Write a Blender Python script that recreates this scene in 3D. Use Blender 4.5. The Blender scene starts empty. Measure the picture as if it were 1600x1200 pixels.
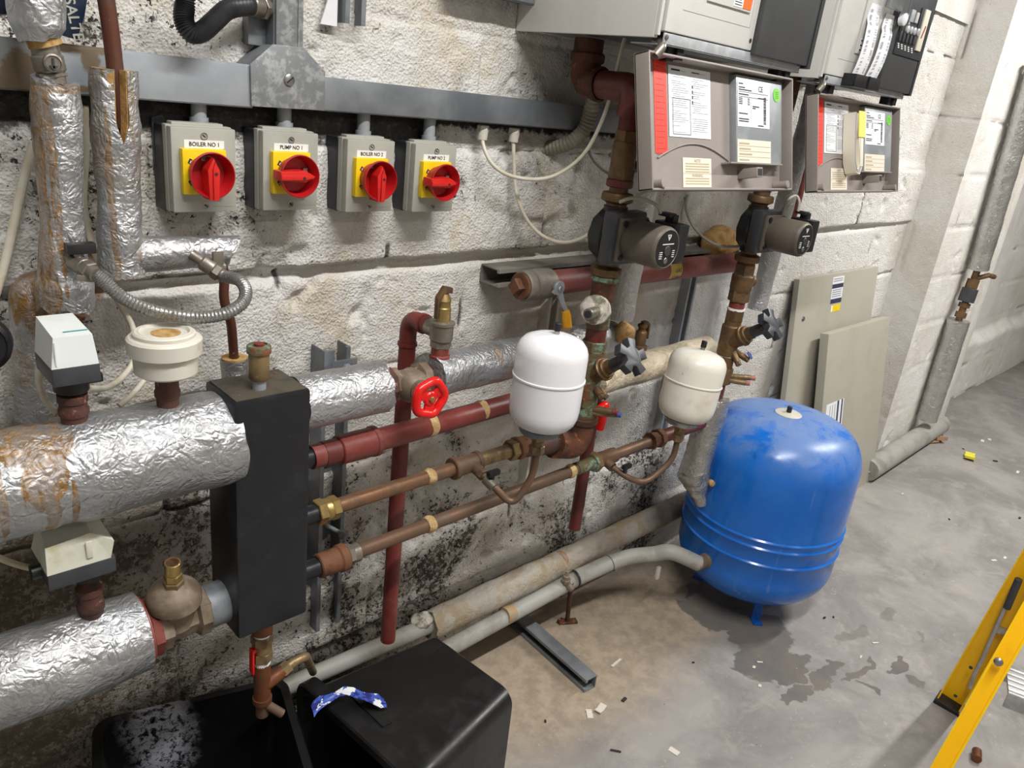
import bpy, bmesh, math, random
import numpy as np
from mathutils import Vector as V, Matrix, noise as mn
random.seed(7)
S = bpy.context.scene
COL = S.collection
PI = math.pi

# ------------------------------------------------------------------ camera
CAM = V((0.0, -1.29, 1.483))          # metres; wall face is y = 0, floor is z = 0
YAW, PITCH, ROLL, FPX = 0.79617, -0.36345, 0.119124, 1200.0
_f = V((math.sin(YAW)*math.cos(PITCH), math.cos(YAW)*math.cos(PITCH), math.sin(PITCH)))
_r = V((math.cos(YAW), -math.sin(YAW), 0)); _u = _r.cross(_f)
CR = math.cos(ROLL)*_r + math.sin(ROLL)*_u
CU = -math.sin(ROLL)*_r + math.cos(ROLL)*_u
CF = _f
cd = bpy.data.cameras.new('camera'); cam = bpy.data.objects.new('camera', cd); COL.objects.link(cam)
cd.sensor_width = 36; cd.lens = FPX/1600*36; cd.clip_start = .02
cam.matrix_world = Matrix(((CR.x, CU.x, -CF.x, CAM.x), (CR.y, CU.y, -CF.y, CAM.y), (CR.z, CU.z, -CF.z, CAM.z), (0, 0, 0, 1)))
S.camera = cam

# ------------------------------------------------------------------ light and exposure
S.view_settings.view_transform = 'Standard'
S.view_settings.look = 'None'
S.view_settings.gamma = 1.0
S.view_settings.exposure = 0.22
w = bpy.data.worlds.new('world'); S.world = w; w.use_nodes = True
w.node_tree.nodes['Background'].inputs[0].default_value = (.9, .95, 1, 1)
w.node_tree.nodes['Background'].inputs[1].default_value = .05
S.cycles.max_bounces = 6; S.cycles.diffuse_bounces = 4; S.cycles.glossy_bounces = 4
S.cycles.use_denoising = True
S.cycles.sample_clamp_indirect = 4

def tube_lamp(x0, x1, y, z, watts, name):
    l = bpy.data.lights.new(name, 'AREA'); l.shape = 'RECTANGLE'; l.size = x1-x0; l.size_y = .09
    l.energy = watts; l.color = (1.0, .985, .965)
    o = bpy.data.objects.new(name, l); COL.objects.link(o); o.location = ((x0+x1)/2, y, z)
    return o
tube_lamp(-.15, 1.45, -1.40, 2.86, 62, 'tube_and_fill_light')
tube_lamp(3.1, 4.7, -1.40, 2.86, 78, 'tube_and_fill_light')
tube_lamp(.6, 2.2, -3.2, 2.86, 14, 'tube_and_fill_light')  # unseen lamp added as front fill for the area under the boilers

# ------------------------------------------------------------------ helpers: photograph ray at a real depth
def ray(px, py): return CF + CR*((px-800)/FPX) - CU*((py-600)/FPX)
def at(px, py, y):
    d = ray(px, py); return CAM + d*((y-CAM.y)/d.y)
def atx(px, py, x):
    d = ray(px, py); return CAM + d*((x-CAM.x)/d.x)
def atf(px, py, z=0.0):
    d = ray(px, py); return CAM + d*((z-CAM.z)/d.z)
def onp(px, py, o, n):
    d = ray(px, py); return CAM + d*((V(o)-CAM).dot(n)/d.dot(n))

# ------------------------------------------------------------------ helpers: mesh building
def frame(d):
    d = V(d).normalized()
    a = V((0, 0, 1)) if abs(d.z) < .95 else V((1, 0, 0))
    u = a.cross(d).normalized(); return u, d.cross(u), d
def spl(pts, k=8):
    P = [V(p) for p in pts]; out = []
    for i in range(len(P)-1):
        a = P[max(i-1, 0)]; b = P[i]; c = P[i+1]; d = P[min(i+2, len(P)-1)]
        for j in range(k):
            t = j/k
            out.append(.5*((2*b)+(c-a)*t+(2*a-5*b+4*c-d)*t*t+(3*b-a-3*c+d)*t**3))
    out.append(P[-1]); return out
def fillet(pts, r, k=6):
    P = [V(p) for p in pts]; out = [P[0]]
    for i in range(1, len(P)-1):
        a = (P[i-1]-P[i]); b = (P[i+1]-P[i]); rr = min(r, a.length*.49, b.length*.49)
        p0 = P[i]+a.normalized()*rr; p1 = P[i]+b.normalized()*rr
        for j in range(k+1):
            t = j/k; out.append(p0*(1-t)**2+P[i]*2*t*(1-t)+p1*t*t)
    out.append(P[-1]); return out
def sub(a, b, n): return [V(a).lerp(V(b), i/n) for i in range(n+1)]

class MB:
    def __init__(s): s.v = []; s.f = []; s.xf = None
    def add(s, vs, fs):
        o = len(s.v)
        s.v += [(s.xf @ V(p)) if s.xf else V(p) for p in vs]
        s.f += [tuple(o+i for i in f) for f in fs]; return s
    def tube(s, path, r, n=20, cap=True, wob=0, seed=0.0):
        P = [V(p) for p in path]; m = len(P)
        T = [(P[min(i+1, m-1)]-P[max(i-1, 0)]).normalized() for i in range(m)]
        u, v, _ = frame(T[0]); vs = []
        for i in range(m):
            u = (u-T[i]*u.dot(T[i])).normalized(); v = T[i].cross(u)
            R = r(i/(m-1)) if callable(r) else (r[i] if isinstance(r, (list, tuple)) else r)
            for k in range(n):
                a = 2*PI*k/n; d = u*math.cos(a)+v*math.sin(a); rr = R
                if wob:
                    q = (P[i]+d*R)
                    rr += wob*(mn.noise(q*9+V((seed, 0, 0)))+.6*mn.noise(q*27+V((0, seed, 0)))+.35*mn.noise(q*70))
                vs.append(P[i]+d*rr)
        fs = [(i*n+k, i*n+(k+1) % n, (i+1)*n+(k+1) % n, (i+1)*n+k) for i in range(m-1) for k in range(n)]
        if cap: fs += [tuple(range(n-1, -1, -1)), tuple((m-1)*n+k for k in range(n))]
        return s.add(vs, fs)
    def lathe(s, prof, o, axis, n=32, rot=0.0):
        u, v, d = frame(axis); o = V(o); m = len(prof)
        vs = [o+d*h+(u*math.cos(2*PI*k/n+rot)+v*math.sin(2*PI*k/n+rot))*max(R, 1e-5) for R, h in prof for k in range(n)]
        fs = [(i*n+k, i*n+(k+1) % n, (i+1)*n+(k+1) % n, (i+1)*n+k) for i in range(m-1) for k in range(n)]
        fs += [tuple(range(n-1, -1, -1)), tuple((m-1)*n+k for k in range(n))]
        return s.add(vs, fs)
    def cyl(s, a, b, r, n=24, bev=0.0):
        a = V(a); b = V(b); L = (b-a).length; e = min(bev, L*.4, r*.6)
        pr = [(r, 0), (r, L)] if e <= 0 else [(r-e, 0), (r, e), (r, L-e), (r-e, L)]
        return s.lathe(pr, a, b-a, n)
    def hex(s, a, b, r, rot=0.0, n=6):
        a = V(a); b = V(b); L = (b-a).length; e = min(.0015, L*.25)
        return s.lathe([(r-e, 0), (r, e), (r, L-e), (r-e, L)], a, b-a, n, rot)
    def box(s, c, d, bev=.0, rot=None, seg=2):
        bm = bmesh.new(); bmesh.ops.create_cube(bm, size=1)
        for q in bm.verts: q.co = V((q.co.x*d[0], q.co.y*d[1], q.co.z*d[2]))
        if bev > 0:
            bmesh.ops.bevel(bm, geom=bm.edges[:], offset=min(bev, min(d)*.45), segments=seg, affect='EDGES', profile=.6)
        R = rot if rot is not None else Matrix.Identity(3)
        bm.verts.index_update()
        s.add([V(c)+R @ q.co for q in bm.verts], [tuple(q.index for q in f.verts) for f in bm.faces]); bm.free(); return s
    def span(s, p, q, bev=.0):
        p = V(p); q = V(q); return s.box((p+q)/2, [abs(q[i]-p[i]) for i in range(3)], bev)
    def prism(s, poly, o, ux, uy, depth, bev=0.0):
        """poly in (u, v) extruded by depth along ux x uy"""
        o = V(o); ux = V(ux).normalized(); uy = V(uy); uy = (uy-ux*uy.dot(ux)).normalized(); n = ux.cross(uy)
        bm = bmesh.new(); a = [bm.verts.new(o+ux*p[0]+uy*p[1]) for p in poly]; b = [bm.verts.new(q.co+n*depth) for q in a]
        k = len(a); bm.faces.new(a[::-1]); bm.faces.new(b)
        for i in range(k): bm.faces.new((a[i], a[(i+1) % k], b[(i+1) % k], b[i]))
        if bev > 0:
            bmesh.ops.recalc_face_normals(bm, faces=bm.faces[:])
            bmesh.ops.bevel(bm, geom=bm.edges[:], offset=bev, segments=2, affect='EDGES', profile=.6)
        bm.verts.index_update()
        s.add([q.co.copy() for q in bm.verts], [tuple(q.index for q in f.verts) for f in bm.faces]); bm.free(); return s
    def torus(s, c, axis, R, r, n=48, m=12, lob=0.0, k=0):
        u, v, d = frame(axis); c = V(c); vs = []
        for i in range(n):
            a = 2*PI*i/n; e = u*math.cos(a)+v*math.sin(a); RR = R*(1+lob*math.cos(k*a))
            for j in range(m):
                b = 2*PI*j/m; vs.append(c+e*(RR+r*math.cos(b))+d*(r*math.sin(b)))
        fs = [(i*m+j, ((i+1) % n)*m+j, ((i+1) % n)*m+(j+1) % m, i*m+(j+1) % m) for i in range(n) for j in range(m)]
        return s.add(vs, fs)
    def sphere(s, c, r, n=20, sc=(1, 1, 1)):
        pr = [(r*math.sin(PI*i/n), -r*math.cos(PI*i/n)) for i in range(n+1)]
        o = len(s.v); s.lathe(pr, (0, 0, 0), (0, 0, 1), n*2)
        for i in range(o, len(s.v)):
            q = s.v[i]; s.v[i] = V((c[0]+q.x*sc[0], c[1]+q.y*sc[1], c[2]+q.z*sc[2]))
        return s
    def crumple(s, amp, freq, seed=0.0):
        for i, q in enumerate(s.v): s.v[i] = q + mn.noise_vector(q*freq+V((seed, seed, 0)))*amp
        return s
    def build(s, name, mat, parent=None, label=None, angle=38, flat=False):
        me = bpy.data.meshes.new(name); off = parent_loc(parent)
        me.from_pydata([tuple(q-off) for q in s.v], [], s.f); me.validate(); me.update()
        bm = bmesh.new(); bm.from_mesh(me); bmesh.ops.recalc_face_normals(bm, faces=bm.faces[:]); bm.to_mesh(me); bm.free()
        if not flat:
            for p in me.polygons: p.use_smooth = True
            me.set_sharp_from_angle(angle=math.radians(angle))
        me.materials.append(mat)
        o = bpy.data.objects.new(name, me); COL.objects.link(o)
        if parent is not None: o.parent = parent
        if label: o['label'] = label
        return o

def parent_loc(p):
    t = V((0, 0, 0))
    while p is not None: t += p.location; p = p.parent
    return t
def thing(name, label, cat, loc, group=None):
    o = bpy.data.objects.new(name, None); COL.objects.link(o); o.location = V(loc); o.empty_display_size = .05
    o['label'] = label; o['category'] = cat
    if group: o['group'] = group
    return o
def tag(o, label, cat, group=None, kind=None):
    o['label'] = label; o['category'] = cat
    if group: o['group'] = group
    if kind: o['kind'] = kind
    return o
def solo(mb, name, mat, label, cat, group=None, **k):
    """a thing that is one mesh, with its origin at its own middle"""
    c = V((0, 0, 0))
    for q in mb.v: c += q
    c /= len(mb.v); lo = min(q.z for q in mb.v); c.z = lo
    mb.v = [q-c for q in mb.v]
    o = mb.build(name, mat, None, **k); o.location = c
    return tag(o, label, cat, group)
def copy_tree(o, parent=None):
    c = o.copy(); COL.objects.link(c)
    if parent is not None: c.parent = parent
    for ch in list(o.children): copy_tree(ch, c)
    return c
def text(s, size, o, ux, uy, mat, parent, name='lettering', align='CENTER', xs=1.0, bold=0.0):
    cu = bpy.data.curves.new('t', 'FONT'); cu.body = s; cu.size = size; cu.align_x = align; cu.align_y = 'CENTER'; cu.offset = bold
    cu.resolution_u = 3
    ob = bpy.data.objects.new('t', cu); COL.objects.link(ob)
    me = bpy.data.meshes.new_from_object(ob.evaluated_get(bpy.context.evaluated_depsgraph_get()))
    bpy.data.objects.remove(ob)
    ux = V(ux).normalized(); uy = V(uy).normalized(); n = ux.cross(uy); off = parent_loc(parent)
    for q in me.vertices: q.co = V(o)-off+ux*(q.co.x*xs)+uy*q.co.y+n*.0004
    me.name = name; me.materials.append(mat)
    r = bpy.data.objects.new(name, me); COL.objects.link(r)
    if parent is not None: r.parent = parent
    return r
# ------------------------------------------------------------------ materials
class NT:
    def __init__(s, name):
        s.m = bpy.data.materials.new(name); s.m.use_nodes = True; s.t = s.m.node_tree; s.n = s.t.nodes
        s.b = s.n['Principled BSDF']; s.pos = s.n.new('ShaderNodeNewGeometry').outputs['Position']
    def link(s, a, b): s.t.links.new(a, b)
    def put(s, sock, val):
        if hasattr(val, 'is_linked') or hasattr(val, 'links'): s.link(val, sock)
        elif isinstance(val, (tuple, list)) and len(val) == 3 and sock.type == 'RGBA': sock.default_value = (*val, 1)
        else: sock.default_value = val
    def noise(s, scale, detail=4, rough=.6, dist=0., vec=None):
        q = s.n.new('ShaderNodeTexNoise'); q.inputs['Scale'].default_value = scale; q.inputs['Detail'].default_value = detail
        q.inputs['Roughness'].default_value = rough; q.inputs['Distortion'].default_value = dist
        s.link(vec if vec is not None else s.pos, q.inputs['Vector']); return q.outputs['Fac']
    def noisec(s, scale, vec=None):
        q = s.n.new('ShaderNodeTexNoise'); q.inputs['Scale'].default_value = scale
        s.link(vec if vec is not None else s.pos, q.inputs['Vector']); return q.outputs['Color']
    def voro(s, scale, feat='F1', vec=None):
        q = s.n.new('ShaderNodeTexVoronoi'); q.inputs['Scale'].default_value = scale; q.feature = feat
        s.link(vec if vec is not None else s.pos, q.inputs['Vector']); return q.outputs['Distance']
    def mapr(s, v, lo, hi, a=0., b=1.):
        q = s.n.new('ShaderNodeMapRange'); q.interpolation_type = 'SMOOTHSTEP'
        for i, x in enumerate((v, lo, hi, a, b)): s.put(q.inputs[i], x)
        return q.outputs[0]
    def m2(s, op, a, b=0.0):
        q = s.n.new('ShaderNodeMath'); q.operation = op; s.put(q.inputs[0], a); s.put(q.inputs[1], b); return q.outputs[0]
    def vm(s, op, a, b=(0, 0, 0)):
        q = s.n.new('ShaderNodeVectorMath'); q.operation = op; s.put(q.inputs[0], a)
        if op == 'SCALE': s.put(q.inputs['Scale'], b)
        else: s.put(q.inputs[1], b)
        return q.outputs['Value'] if op in ('LENGTH', 'DISTANCE', 'DOT_PRODUCT') else q.outputs[0]
    def mix(s, f, a, b):
        q = s.n.new('ShaderNodeMix'); q.data_type = 'RGBA'; s.put(q.inputs[0], f); s.put(q.inputs[6], a); s.put(q.inputs[7], b); return q.outputs[2]
    def xyz(s):
        q = s.n.new('ShaderNodeSeparateXYZ'); s.link(s.pos, q.inputs[0]); return q.outputs
    def scl(s, v):
        return s.vm('MULTIPLY', s.pos, v)
    def bump(s, h, strength=.3, dist=.01, prev=None):
        q = s.n.new('ShaderNodeBump'); q.inputs['Strength'].default_value = strength; q.inputs['Distance'].default_value = dist
        s.link(h, q.inputs['Height'])
        if prev is not None: s.link(prev, q.inputs['Normal'])
        return q.outputs[0]
    def out(s, col=None, rough=None, metal=None, nrm=None, **k):
        if col is not None: s.put(s.b.inputs['Base Color'], col)
        if rough is not None: s.put(s.b.inputs['Roughness'], rough)
        if metal is not None: s.put(s.b.inputs['Metallic'], metal)
        if nrm is not None: s.link(nrm, s.b.inputs['Normal'])
        for a, b in k.items(): s.put(s.b.inputs[a.replace('_', ' ')], b)
        return s.m

def srgb(r, g, b): return tuple(((c/255)/12.92 if c/255 <= .04045 else ((c/255+.055)/1.055)**2.4) for c in (r, g, b))
_mc = {}
def mat(name, col, col2=None, scale=20, lo=.45, hi=.62, rough=.5, rough2=None, metal=0.0, metal2=None, bump=0.0, bs=120, bd=.002,
        col3=None, s3=60, lo3=.6, hi3=.68, stretch=None):
    if name in _mc: return _mc[name]
    t = NT(name); c = col; r = rough; me = metal; vec = t.scl(stretch) if stretch else None
    if col2 is not None:
        f = t.mapr(t.noise(scale, 5, .65, .3, vec), lo, hi); c = t.mix(f, col, col2)
        if rough2 is not None: r = t.mapr(f, 0, 1, rough, rough2)
        if metal2 is not None: me = t.mapr(f, 0, 1, metal, metal2)
    if col3 is not None: c = t.mix(t.mapr(t.noise(s3, 4, .6), lo3, hi3), c, col3)
    nr = t.bump(t.noise(bs, 4, .6), bump, bd) if bump else None
    _mc[name] = t.out(c, r, me, nr); return _mc[name]

G = srgb
M_red_pipe = mat('red_oxide_paint', G(112, 46, 41), G(132, 74, 66), 14, .45, .75, .42, .6, bump=.25, bs=80)
M_red_dark = mat('dark_red_paint', G(92, 36, 31), G(112, 54, 45), 18, .45, .8, .45, bump=.2, bs=90)
M_rust = mat('rusty_iron', G(92, 52, 32), G(52, 33, 25), 26, .4, .65, .75, bump=.6, bs=140, bd=.003, col3=G(160, 92, 48), s3=45, lo3=.58, hi3=.75)
M_rust_red = mat('rusty_red_iron', G(80, 47, 36), G(54, 34, 28), 22, .4, .7, .65, bump=.4, bs=120, col3=G(150, 96, 72), s3=50)
M_copper = mat('aged_copper', G(146, 110, 84), G(104, 80, 62), 16, .40, .66, .36, .55, .7, .4, bump=.15, bs=60, col3=G(176, 130, 98), s3=9, lo3=.6, hi3=.8)
M_copper_dull = mat('dull_copper', G(114, 88, 69), G(94, 76, 61), 14, .4, .65, .5, .62, .4, .2, bump=.2, bs=70)
M_copper_brown = mat('brown_copper', G(104, 64, 50), G(84, 56, 46), 14, .45, .65, .42, .6, .5, .3, col3=G(190, 180, 168), s3=38, lo3=.68, hi3=.74)
M_copper_orange = mat('orange_copper', G(126, 78, 50), G(96, 62, 42), 30, .42, .65, .45, .6, .5, .3, bump=.25, bs=90)
M_brass = mat('aged_brass', G(150, 128, 92), G(104, 88, 64), 24, .42, .65, .42, .6, .6, .3, bump=.25, bs=110, col3=G(190, 172, 140), s3=40, lo3=.66, hi3=.8)
M_brass_bright = mat('bright_brass', G(178, 152, 96), G(130, 108, 66), 22, .40, .66, .32, .48, .8, .5, bump=.1)
M_brass_dark = mat('brown_brass', G(118, 92, 62), G(84, 66, 48), 26, .42, .65, .46, .6, .5, .3, bump=.25, bs=120, col3=G(150, 124, 92), s3=48, lo3=.62, hi3=.8)
M_verdigris = mat('verdigris_brass', G(92, 84, 58), G(112, 140, 120), 34, .50, .60, .6, bump=.7, bs=130, bd=.003, col3=G(112, 66, 36), s3=40, lo3=.54, hi3=.64)
M_bronze_dusty = mat('dusty_bronze', G(112, 96, 80), G(140, 127, 112), 18, .45, .7, .55, .7, .25, .1, bump=.25, bs=100)
M_nickel = mat('dull_nickel', G(150, 144, 134), G(116, 108, 98), 24, .42, .65, .34, .5, .8, .5, bump=.15)
M_nickel_dusty = mat('dusty_grey_brass', G(132, 124, 114), G(108, 100, 90), 18, .42, .66, .5, .62, .25, .15, bump=.2, bs=90)
M_dusty = mat('dusty_zinc', G(132, 127, 118), G(110, 105, 96), 9, .42, .66, .6)
M_chalk = mat('limescale', G(196, 190, 178), G(120, 116, 100), 40, .45, .62, .75, bump=.6, bs=120)
M_yarn = mat('hemp_yarn', G(178, 146, 98), G(202, 176, 128), 60, .4, .6, .9, bump=.9, bs=260, bd=.003)
M_foam = mat('tan_foam', G(186, 152, 98), G(150, 114, 66), 40, .4, .65, .9, bump=.7, bs=150)
M_galv_mid = mat('grey_zinc', G(112, 117, 122), G(140, 144, 148), 5, .35, .66, .42, .5, .45, .4)
M_galv_lt = mat('bright_zinc', G(176, 180, 184), G(190, 193, 196), 26, .45, .6, .42, .5, .3, .3)
M_galv = mat('galvanised_steel', G(152, 158, 164), G(164, 169, 174), 26, .42, .66, .42, .5, .35, .35, bump=.05, stretch=(1, 1, 1))
M_galv_spangle = mat('spangled_zinc', G(132, 136, 138), G(166, 168, 168), 60, .46, .62, .45, .5, .35, .35)
M_galv_dark = mat('weathered_zinc', G(112, 116, 121), G(130, 134, 138), 20, .40, .66, .46, .56, .4, .3, bump=.05)
M_steel = mat('plain_steel', G(170, 170, 168), G(130, 130, 128), 30, .45, .65, .3, .4, .9, .8)
M_black = mat('black_enamel', G(22, 24, 29), G(32, 34, 39), 24, .5, .7, .32, .45, bump=.15, bs=60, bd=.002, col3=G(120, 122, 124), s3=70, lo3=.745, hi3=.76)
M_black_top = mat('dusty_black_enamel', G(74, 68, 56), G(52, 50, 46), 22, .42, .65, .6, bump=.2, col3=G(190, 186, 176), s3=90, lo3=.72, hi3=.74)
M_blkplastic = mat('black_plastic', G(24, 24, 26), G(32, 32, 34), 30, .45, .65, .42)
M_tub = mat('black_tub_plastic', G(20, 20, 21), G(27, 27, 28), 12, .45, .7, .34, .46, bump=.06, bs=200, col3=G(110, 110, 110), s3=120, lo3=.765, hi3=.78)
M_dkgrey = mat('dark_grey_plastic', G(54, 56, 60), G(62, 64, 68), 20, .45, .65, .4)
M_white = mat('white_enamel', G(226, 226, 230), G(214, 213, 212), 12, .5, .75, .26, .38, col3=G(170, 160, 140), s3=70, lo3=.73, hi3=.77)
M_cream_w = mat('cream_enamel', G(222, 218, 206), G(206, 198, 182), 10, .48, .72, .3, .42, col3=G(150, 132, 112), s3=60, lo3=.72, hi3=.76)
M_boiler = mat('grey_white_panel', G(208, 207, 202), G(200, 199, 194), 8, .45, .7, .4, bump=.02)
M_boiler_dark = mat('anthracite_panel', G(60, 61, 63), G(68, 69, 71), 10, .45, .7, .5, bump=.03)
M_boiler_edge = mat('anthracite_edge', G(40, 44, 45), rough=.45)
M_cover = mat('taupe_cover_plastic', G(140, 132, 126), G(146, 139, 133), 10, .45, .7, .5)
M_cover_plate = mat('zinc_plate', G(150, 154, 158), G(160, 164, 168), 16, .45, .65, .4, .5, .35, .35)
M_iso = mat('isolator_grey', G(168, 168, 158), G(160, 159, 149), 12, .45, .7, .42, col3=G(120, 118, 108), s3=80, lo3=.74, hi3=.78)
M_iso_blk = mat('isolator_base', G(34, 35, 40), rough=.42)
M_yellow = mat('switch_yellow', G(240, 206, 20), G(228, 192, 20), 20, .5, .7, .38)
M_dial_red_shaded = mat('dial_red_shaded', G(172, 22, 28), G(158, 18, 24), 24, .5, .7, .4)  # darker copy of the switch red, shading inside the cup put in
M_leaf_ink = mat('pale_ink', G(172, 174, 180), rough=.7)
M_switch_red = mat('switch_red', G(206, 34, 30), G(190, 28, 26), 24, .5, .7, .35)
M_wheel_red = mat('handwheel_red', G(214, 22, 20), G(196, 18, 18), 24, .5, .7, .24)
M_paper = mat('paper_white', G(226, 228, 232), rough=.7)
M_cream = mat('label_cream', G(220, 213, 196), rough=.7)
M_redlabel = mat('red_sticker', G(236, 64, 50), rough=.45)
M_green = mat('green_sticker', G(112, 200, 46), rough=.5)
M_orange = mat('orange_sticker', G(240, 104, 28), rough=.5)
M_yelpaper = mat('yellow_paper', G(232, 218, 110), rough=.7)
M_ink = mat('black_ink', G(34, 34, 38), rough=.7)
M_ink_grey = mat('grey_ink', G(150, 152, 158), rough=.7)
M_ink_brown = mat('faded_ink', G(176, 160, 128), rough=.7)
M_inkwhite = mat('white_print', G(214, 214, 214), rough=.6)
M_navy = mat('navy_print', G(52, 54, 84), rough=.5)
M_dull_white = mat('dull_white_plastic', G(206, 202, 190), G(194, 188, 172), 14, .45, .7, .45, col3=G(176, 160, 128), s3=24, lo3=.62, hi3=.8)
M_act_white = mat('actuator_white', G(214, 218, 216), G(204, 207, 203), 14, .45, .7, .42)
M_act_dirty = mat('stained_actuator_white', G(206, 206, 192), G(184, 176, 140), 9, .5, .7, .5)
M_cable = mat('white_cable', G(212, 206, 190), G(196, 184, 156), 16, .45, .7, .45)
M_cable_grey = mat('grey_cable', G(168, 164, 152), rough=.5)
M_hose_stain = mat('stained_hose', G(164, 134, 92), G(150, 140, 120), 30, .45, .65, .6)
M_hose_grey = mat('grey_hose', G(158, 157, 150), G(134, 130, 119), 9, .45, .68, .55, bump=.1)
M_conduit_beige = mat('beige_conduit', G(160, 154, 138), G(132, 126, 110), 12, .42, .66, .55)
M_conduit_grey = mat('grey_conduit', G(150, 153, 157), G(138, 140, 144), 14, .45, .7, .45)
M_blk_rubber = mat('black_conduit', G(46, 48, 50), G(36, 37, 39), 20, .45, .7, .4)
M_pump = mat('pump_taupe', G(102, 94, 83), G(80, 73, 64), 12, .42, .66, .5, .62, .2, .1, bump=.1, bs=60)
M_panel = mat('beige_panel', G(172, 168, 154), G(165, 161, 147), 6, .45, .7, .45)
M_ladder = mat('ladder_yellow', G(250, 200, 12), G(238, 186, 12), 12, .5, .75, .35, .45)
M_alu = mat('ladder_aluminium', G(186, 186, 186), G(160, 160, 158), 30, .45, .65, .38, .5, .6, .5)
M_card = mat('cardboard', G(168, 132, 100), G(150, 114, 84), 30, .45, .65, .85)
M_bluewrap = mat('blue_wrapper', G(66, 92, 176), G(40, 44, 116), 60, .5, .53, .3, bump=.4, bs=60, col3=G(220, 222, 226), s3=38, lo3=.55, hi3=.57)
M_bluebag = mat('navy_bag_plastic', G(24, 38, 60), G(16, 26, 46), 20, .45, .65, .35)
M_gasyellow = mat('yellow_sleeve', G(222, 160, 24), G(206, 140, 20), 20, .5, .7, .35)
M_gasband = mat('yellow_band', G(196, 172, 92), G(176, 150, 80), 18, .45, .65, .5)
M_wallpaint_gas = mat('dusty_red_pipe', G(124, 62, 58), G(146, 96, 88), 9, .42, .66, .5, .7, bump=.1)
M_socket_rust = mat('orange_rust', G(112, 72, 46), G(80, 48, 32), 24, .42, .62, .7, bump=.5, bs=130)
M_ptfe = mat('ptfe_white', G(232, 232, 228), rough=.6)
M_debris = mat('pale_debris', G(212, 206, 194), rough=.8)
M_debris_dk = mat('dark_debris', G(48, 46, 44), rough=.8)
M_yelwrap = mat('yellow_wrapper', G(214, 206, 66), rough=.4)

def foil(name, base=(188, 190, 193), rust=(), dirt=.0, fine=1.0, rough=.27, rustcol=(150, 110, 50), metal=.8, lap=True):
    """wrinkled aluminium pipe-lagging foil; rust = list of (centre, (sx, sy, sz), strength)"""
    t = NT(name)
    wv = t.vm('ADD', t.pos, t.vm('SCALE', t.vm('SUBTRACT', t.noisec(22), (.5, .5, .5)), .045))
    v1 = t.voro(44*fine, 'DISTANCE_TO_EDGE', wv); v2 = t.voro(120*fine, 'DISTANCE_TO_EDGE', wv); nz = t.noise(70*fine, 5, .7, 1.6)
    h = t.m2('ADD', t.m2('MULTIPLY', t.mapr(v1, 0, .30), .45), t.m2('ADD', t.m2('MULTIPLY', t.mapr(v2, 0, .35), .35), t.m2('MULTIPLY', nz, 1.1)))
    nr = t.bump(h, .50, .0042)
    nr = t.bump(t.noise(240, 3, .6), .2, .0015, nr)
    big = t.noise(7, 4, .6)
    c = t.mix(t.mapr(big, .35, .7), G(*base), tuple(x*.82 for x in G(*base)))
    if dirt: c = t.mix(t.m2('MULTIPLY', t.mapr(t.noise(9, 5, .7, .6), .42, .62), dirt), c, G(150, 132, 104))
    mk = None
    for cen, sz, st in rust:
        d = t.vm('DIVIDE', t.vm('SUBTRACT', t.pos, tuple(cen)), tuple(sz)); L = t.vm('LENGTH', d)
        edge = t.m2('ADD', L, t.m2('MULTIPLY', t.m2('SUBTRACT', t.noise(1, 5, .65, .3, t.scl((40, 40, 11))), .5), 1.6))
        rim = t.m2('ADD', t.mapr(edge, 1.0, .88, 0, .55), t.m2('MULTIPLY', t.mapr(edge, 1.0, .9), t.mapr(t.noise(1, 5, .75, .6, t.scl((80, 80, 26))), .44, .60, 0, .45)))
        rim = t.m2('SUBTRACT', rim, t.mapr(edge, .8, .3, 0, .22))
        f = t.m2('MULTIPLY', rim, st); mk = f if mk is None else t.m2('MAXIMUM', mk, f)
    r = t.mapr(t.noise(22, 4, .6), .3, .75, rough, rough+.18); me = metal
    if mk is not None:
        rc = t.mix(t.mapr(t.noise(46, 4, .65), .35, .65), G(*rustcol), tuple(x*.55 for x in G(*rustcol)))
        c = t.mix(mk, c, rc); r = t.m2('ADD', r, t.m2('MULTIPLY', mk, .12)); me = t.m2('SUBTRACT', metal, t.m2('MULTIPLY', mk, .5))
    return t.out(c, r, me, nr)
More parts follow.
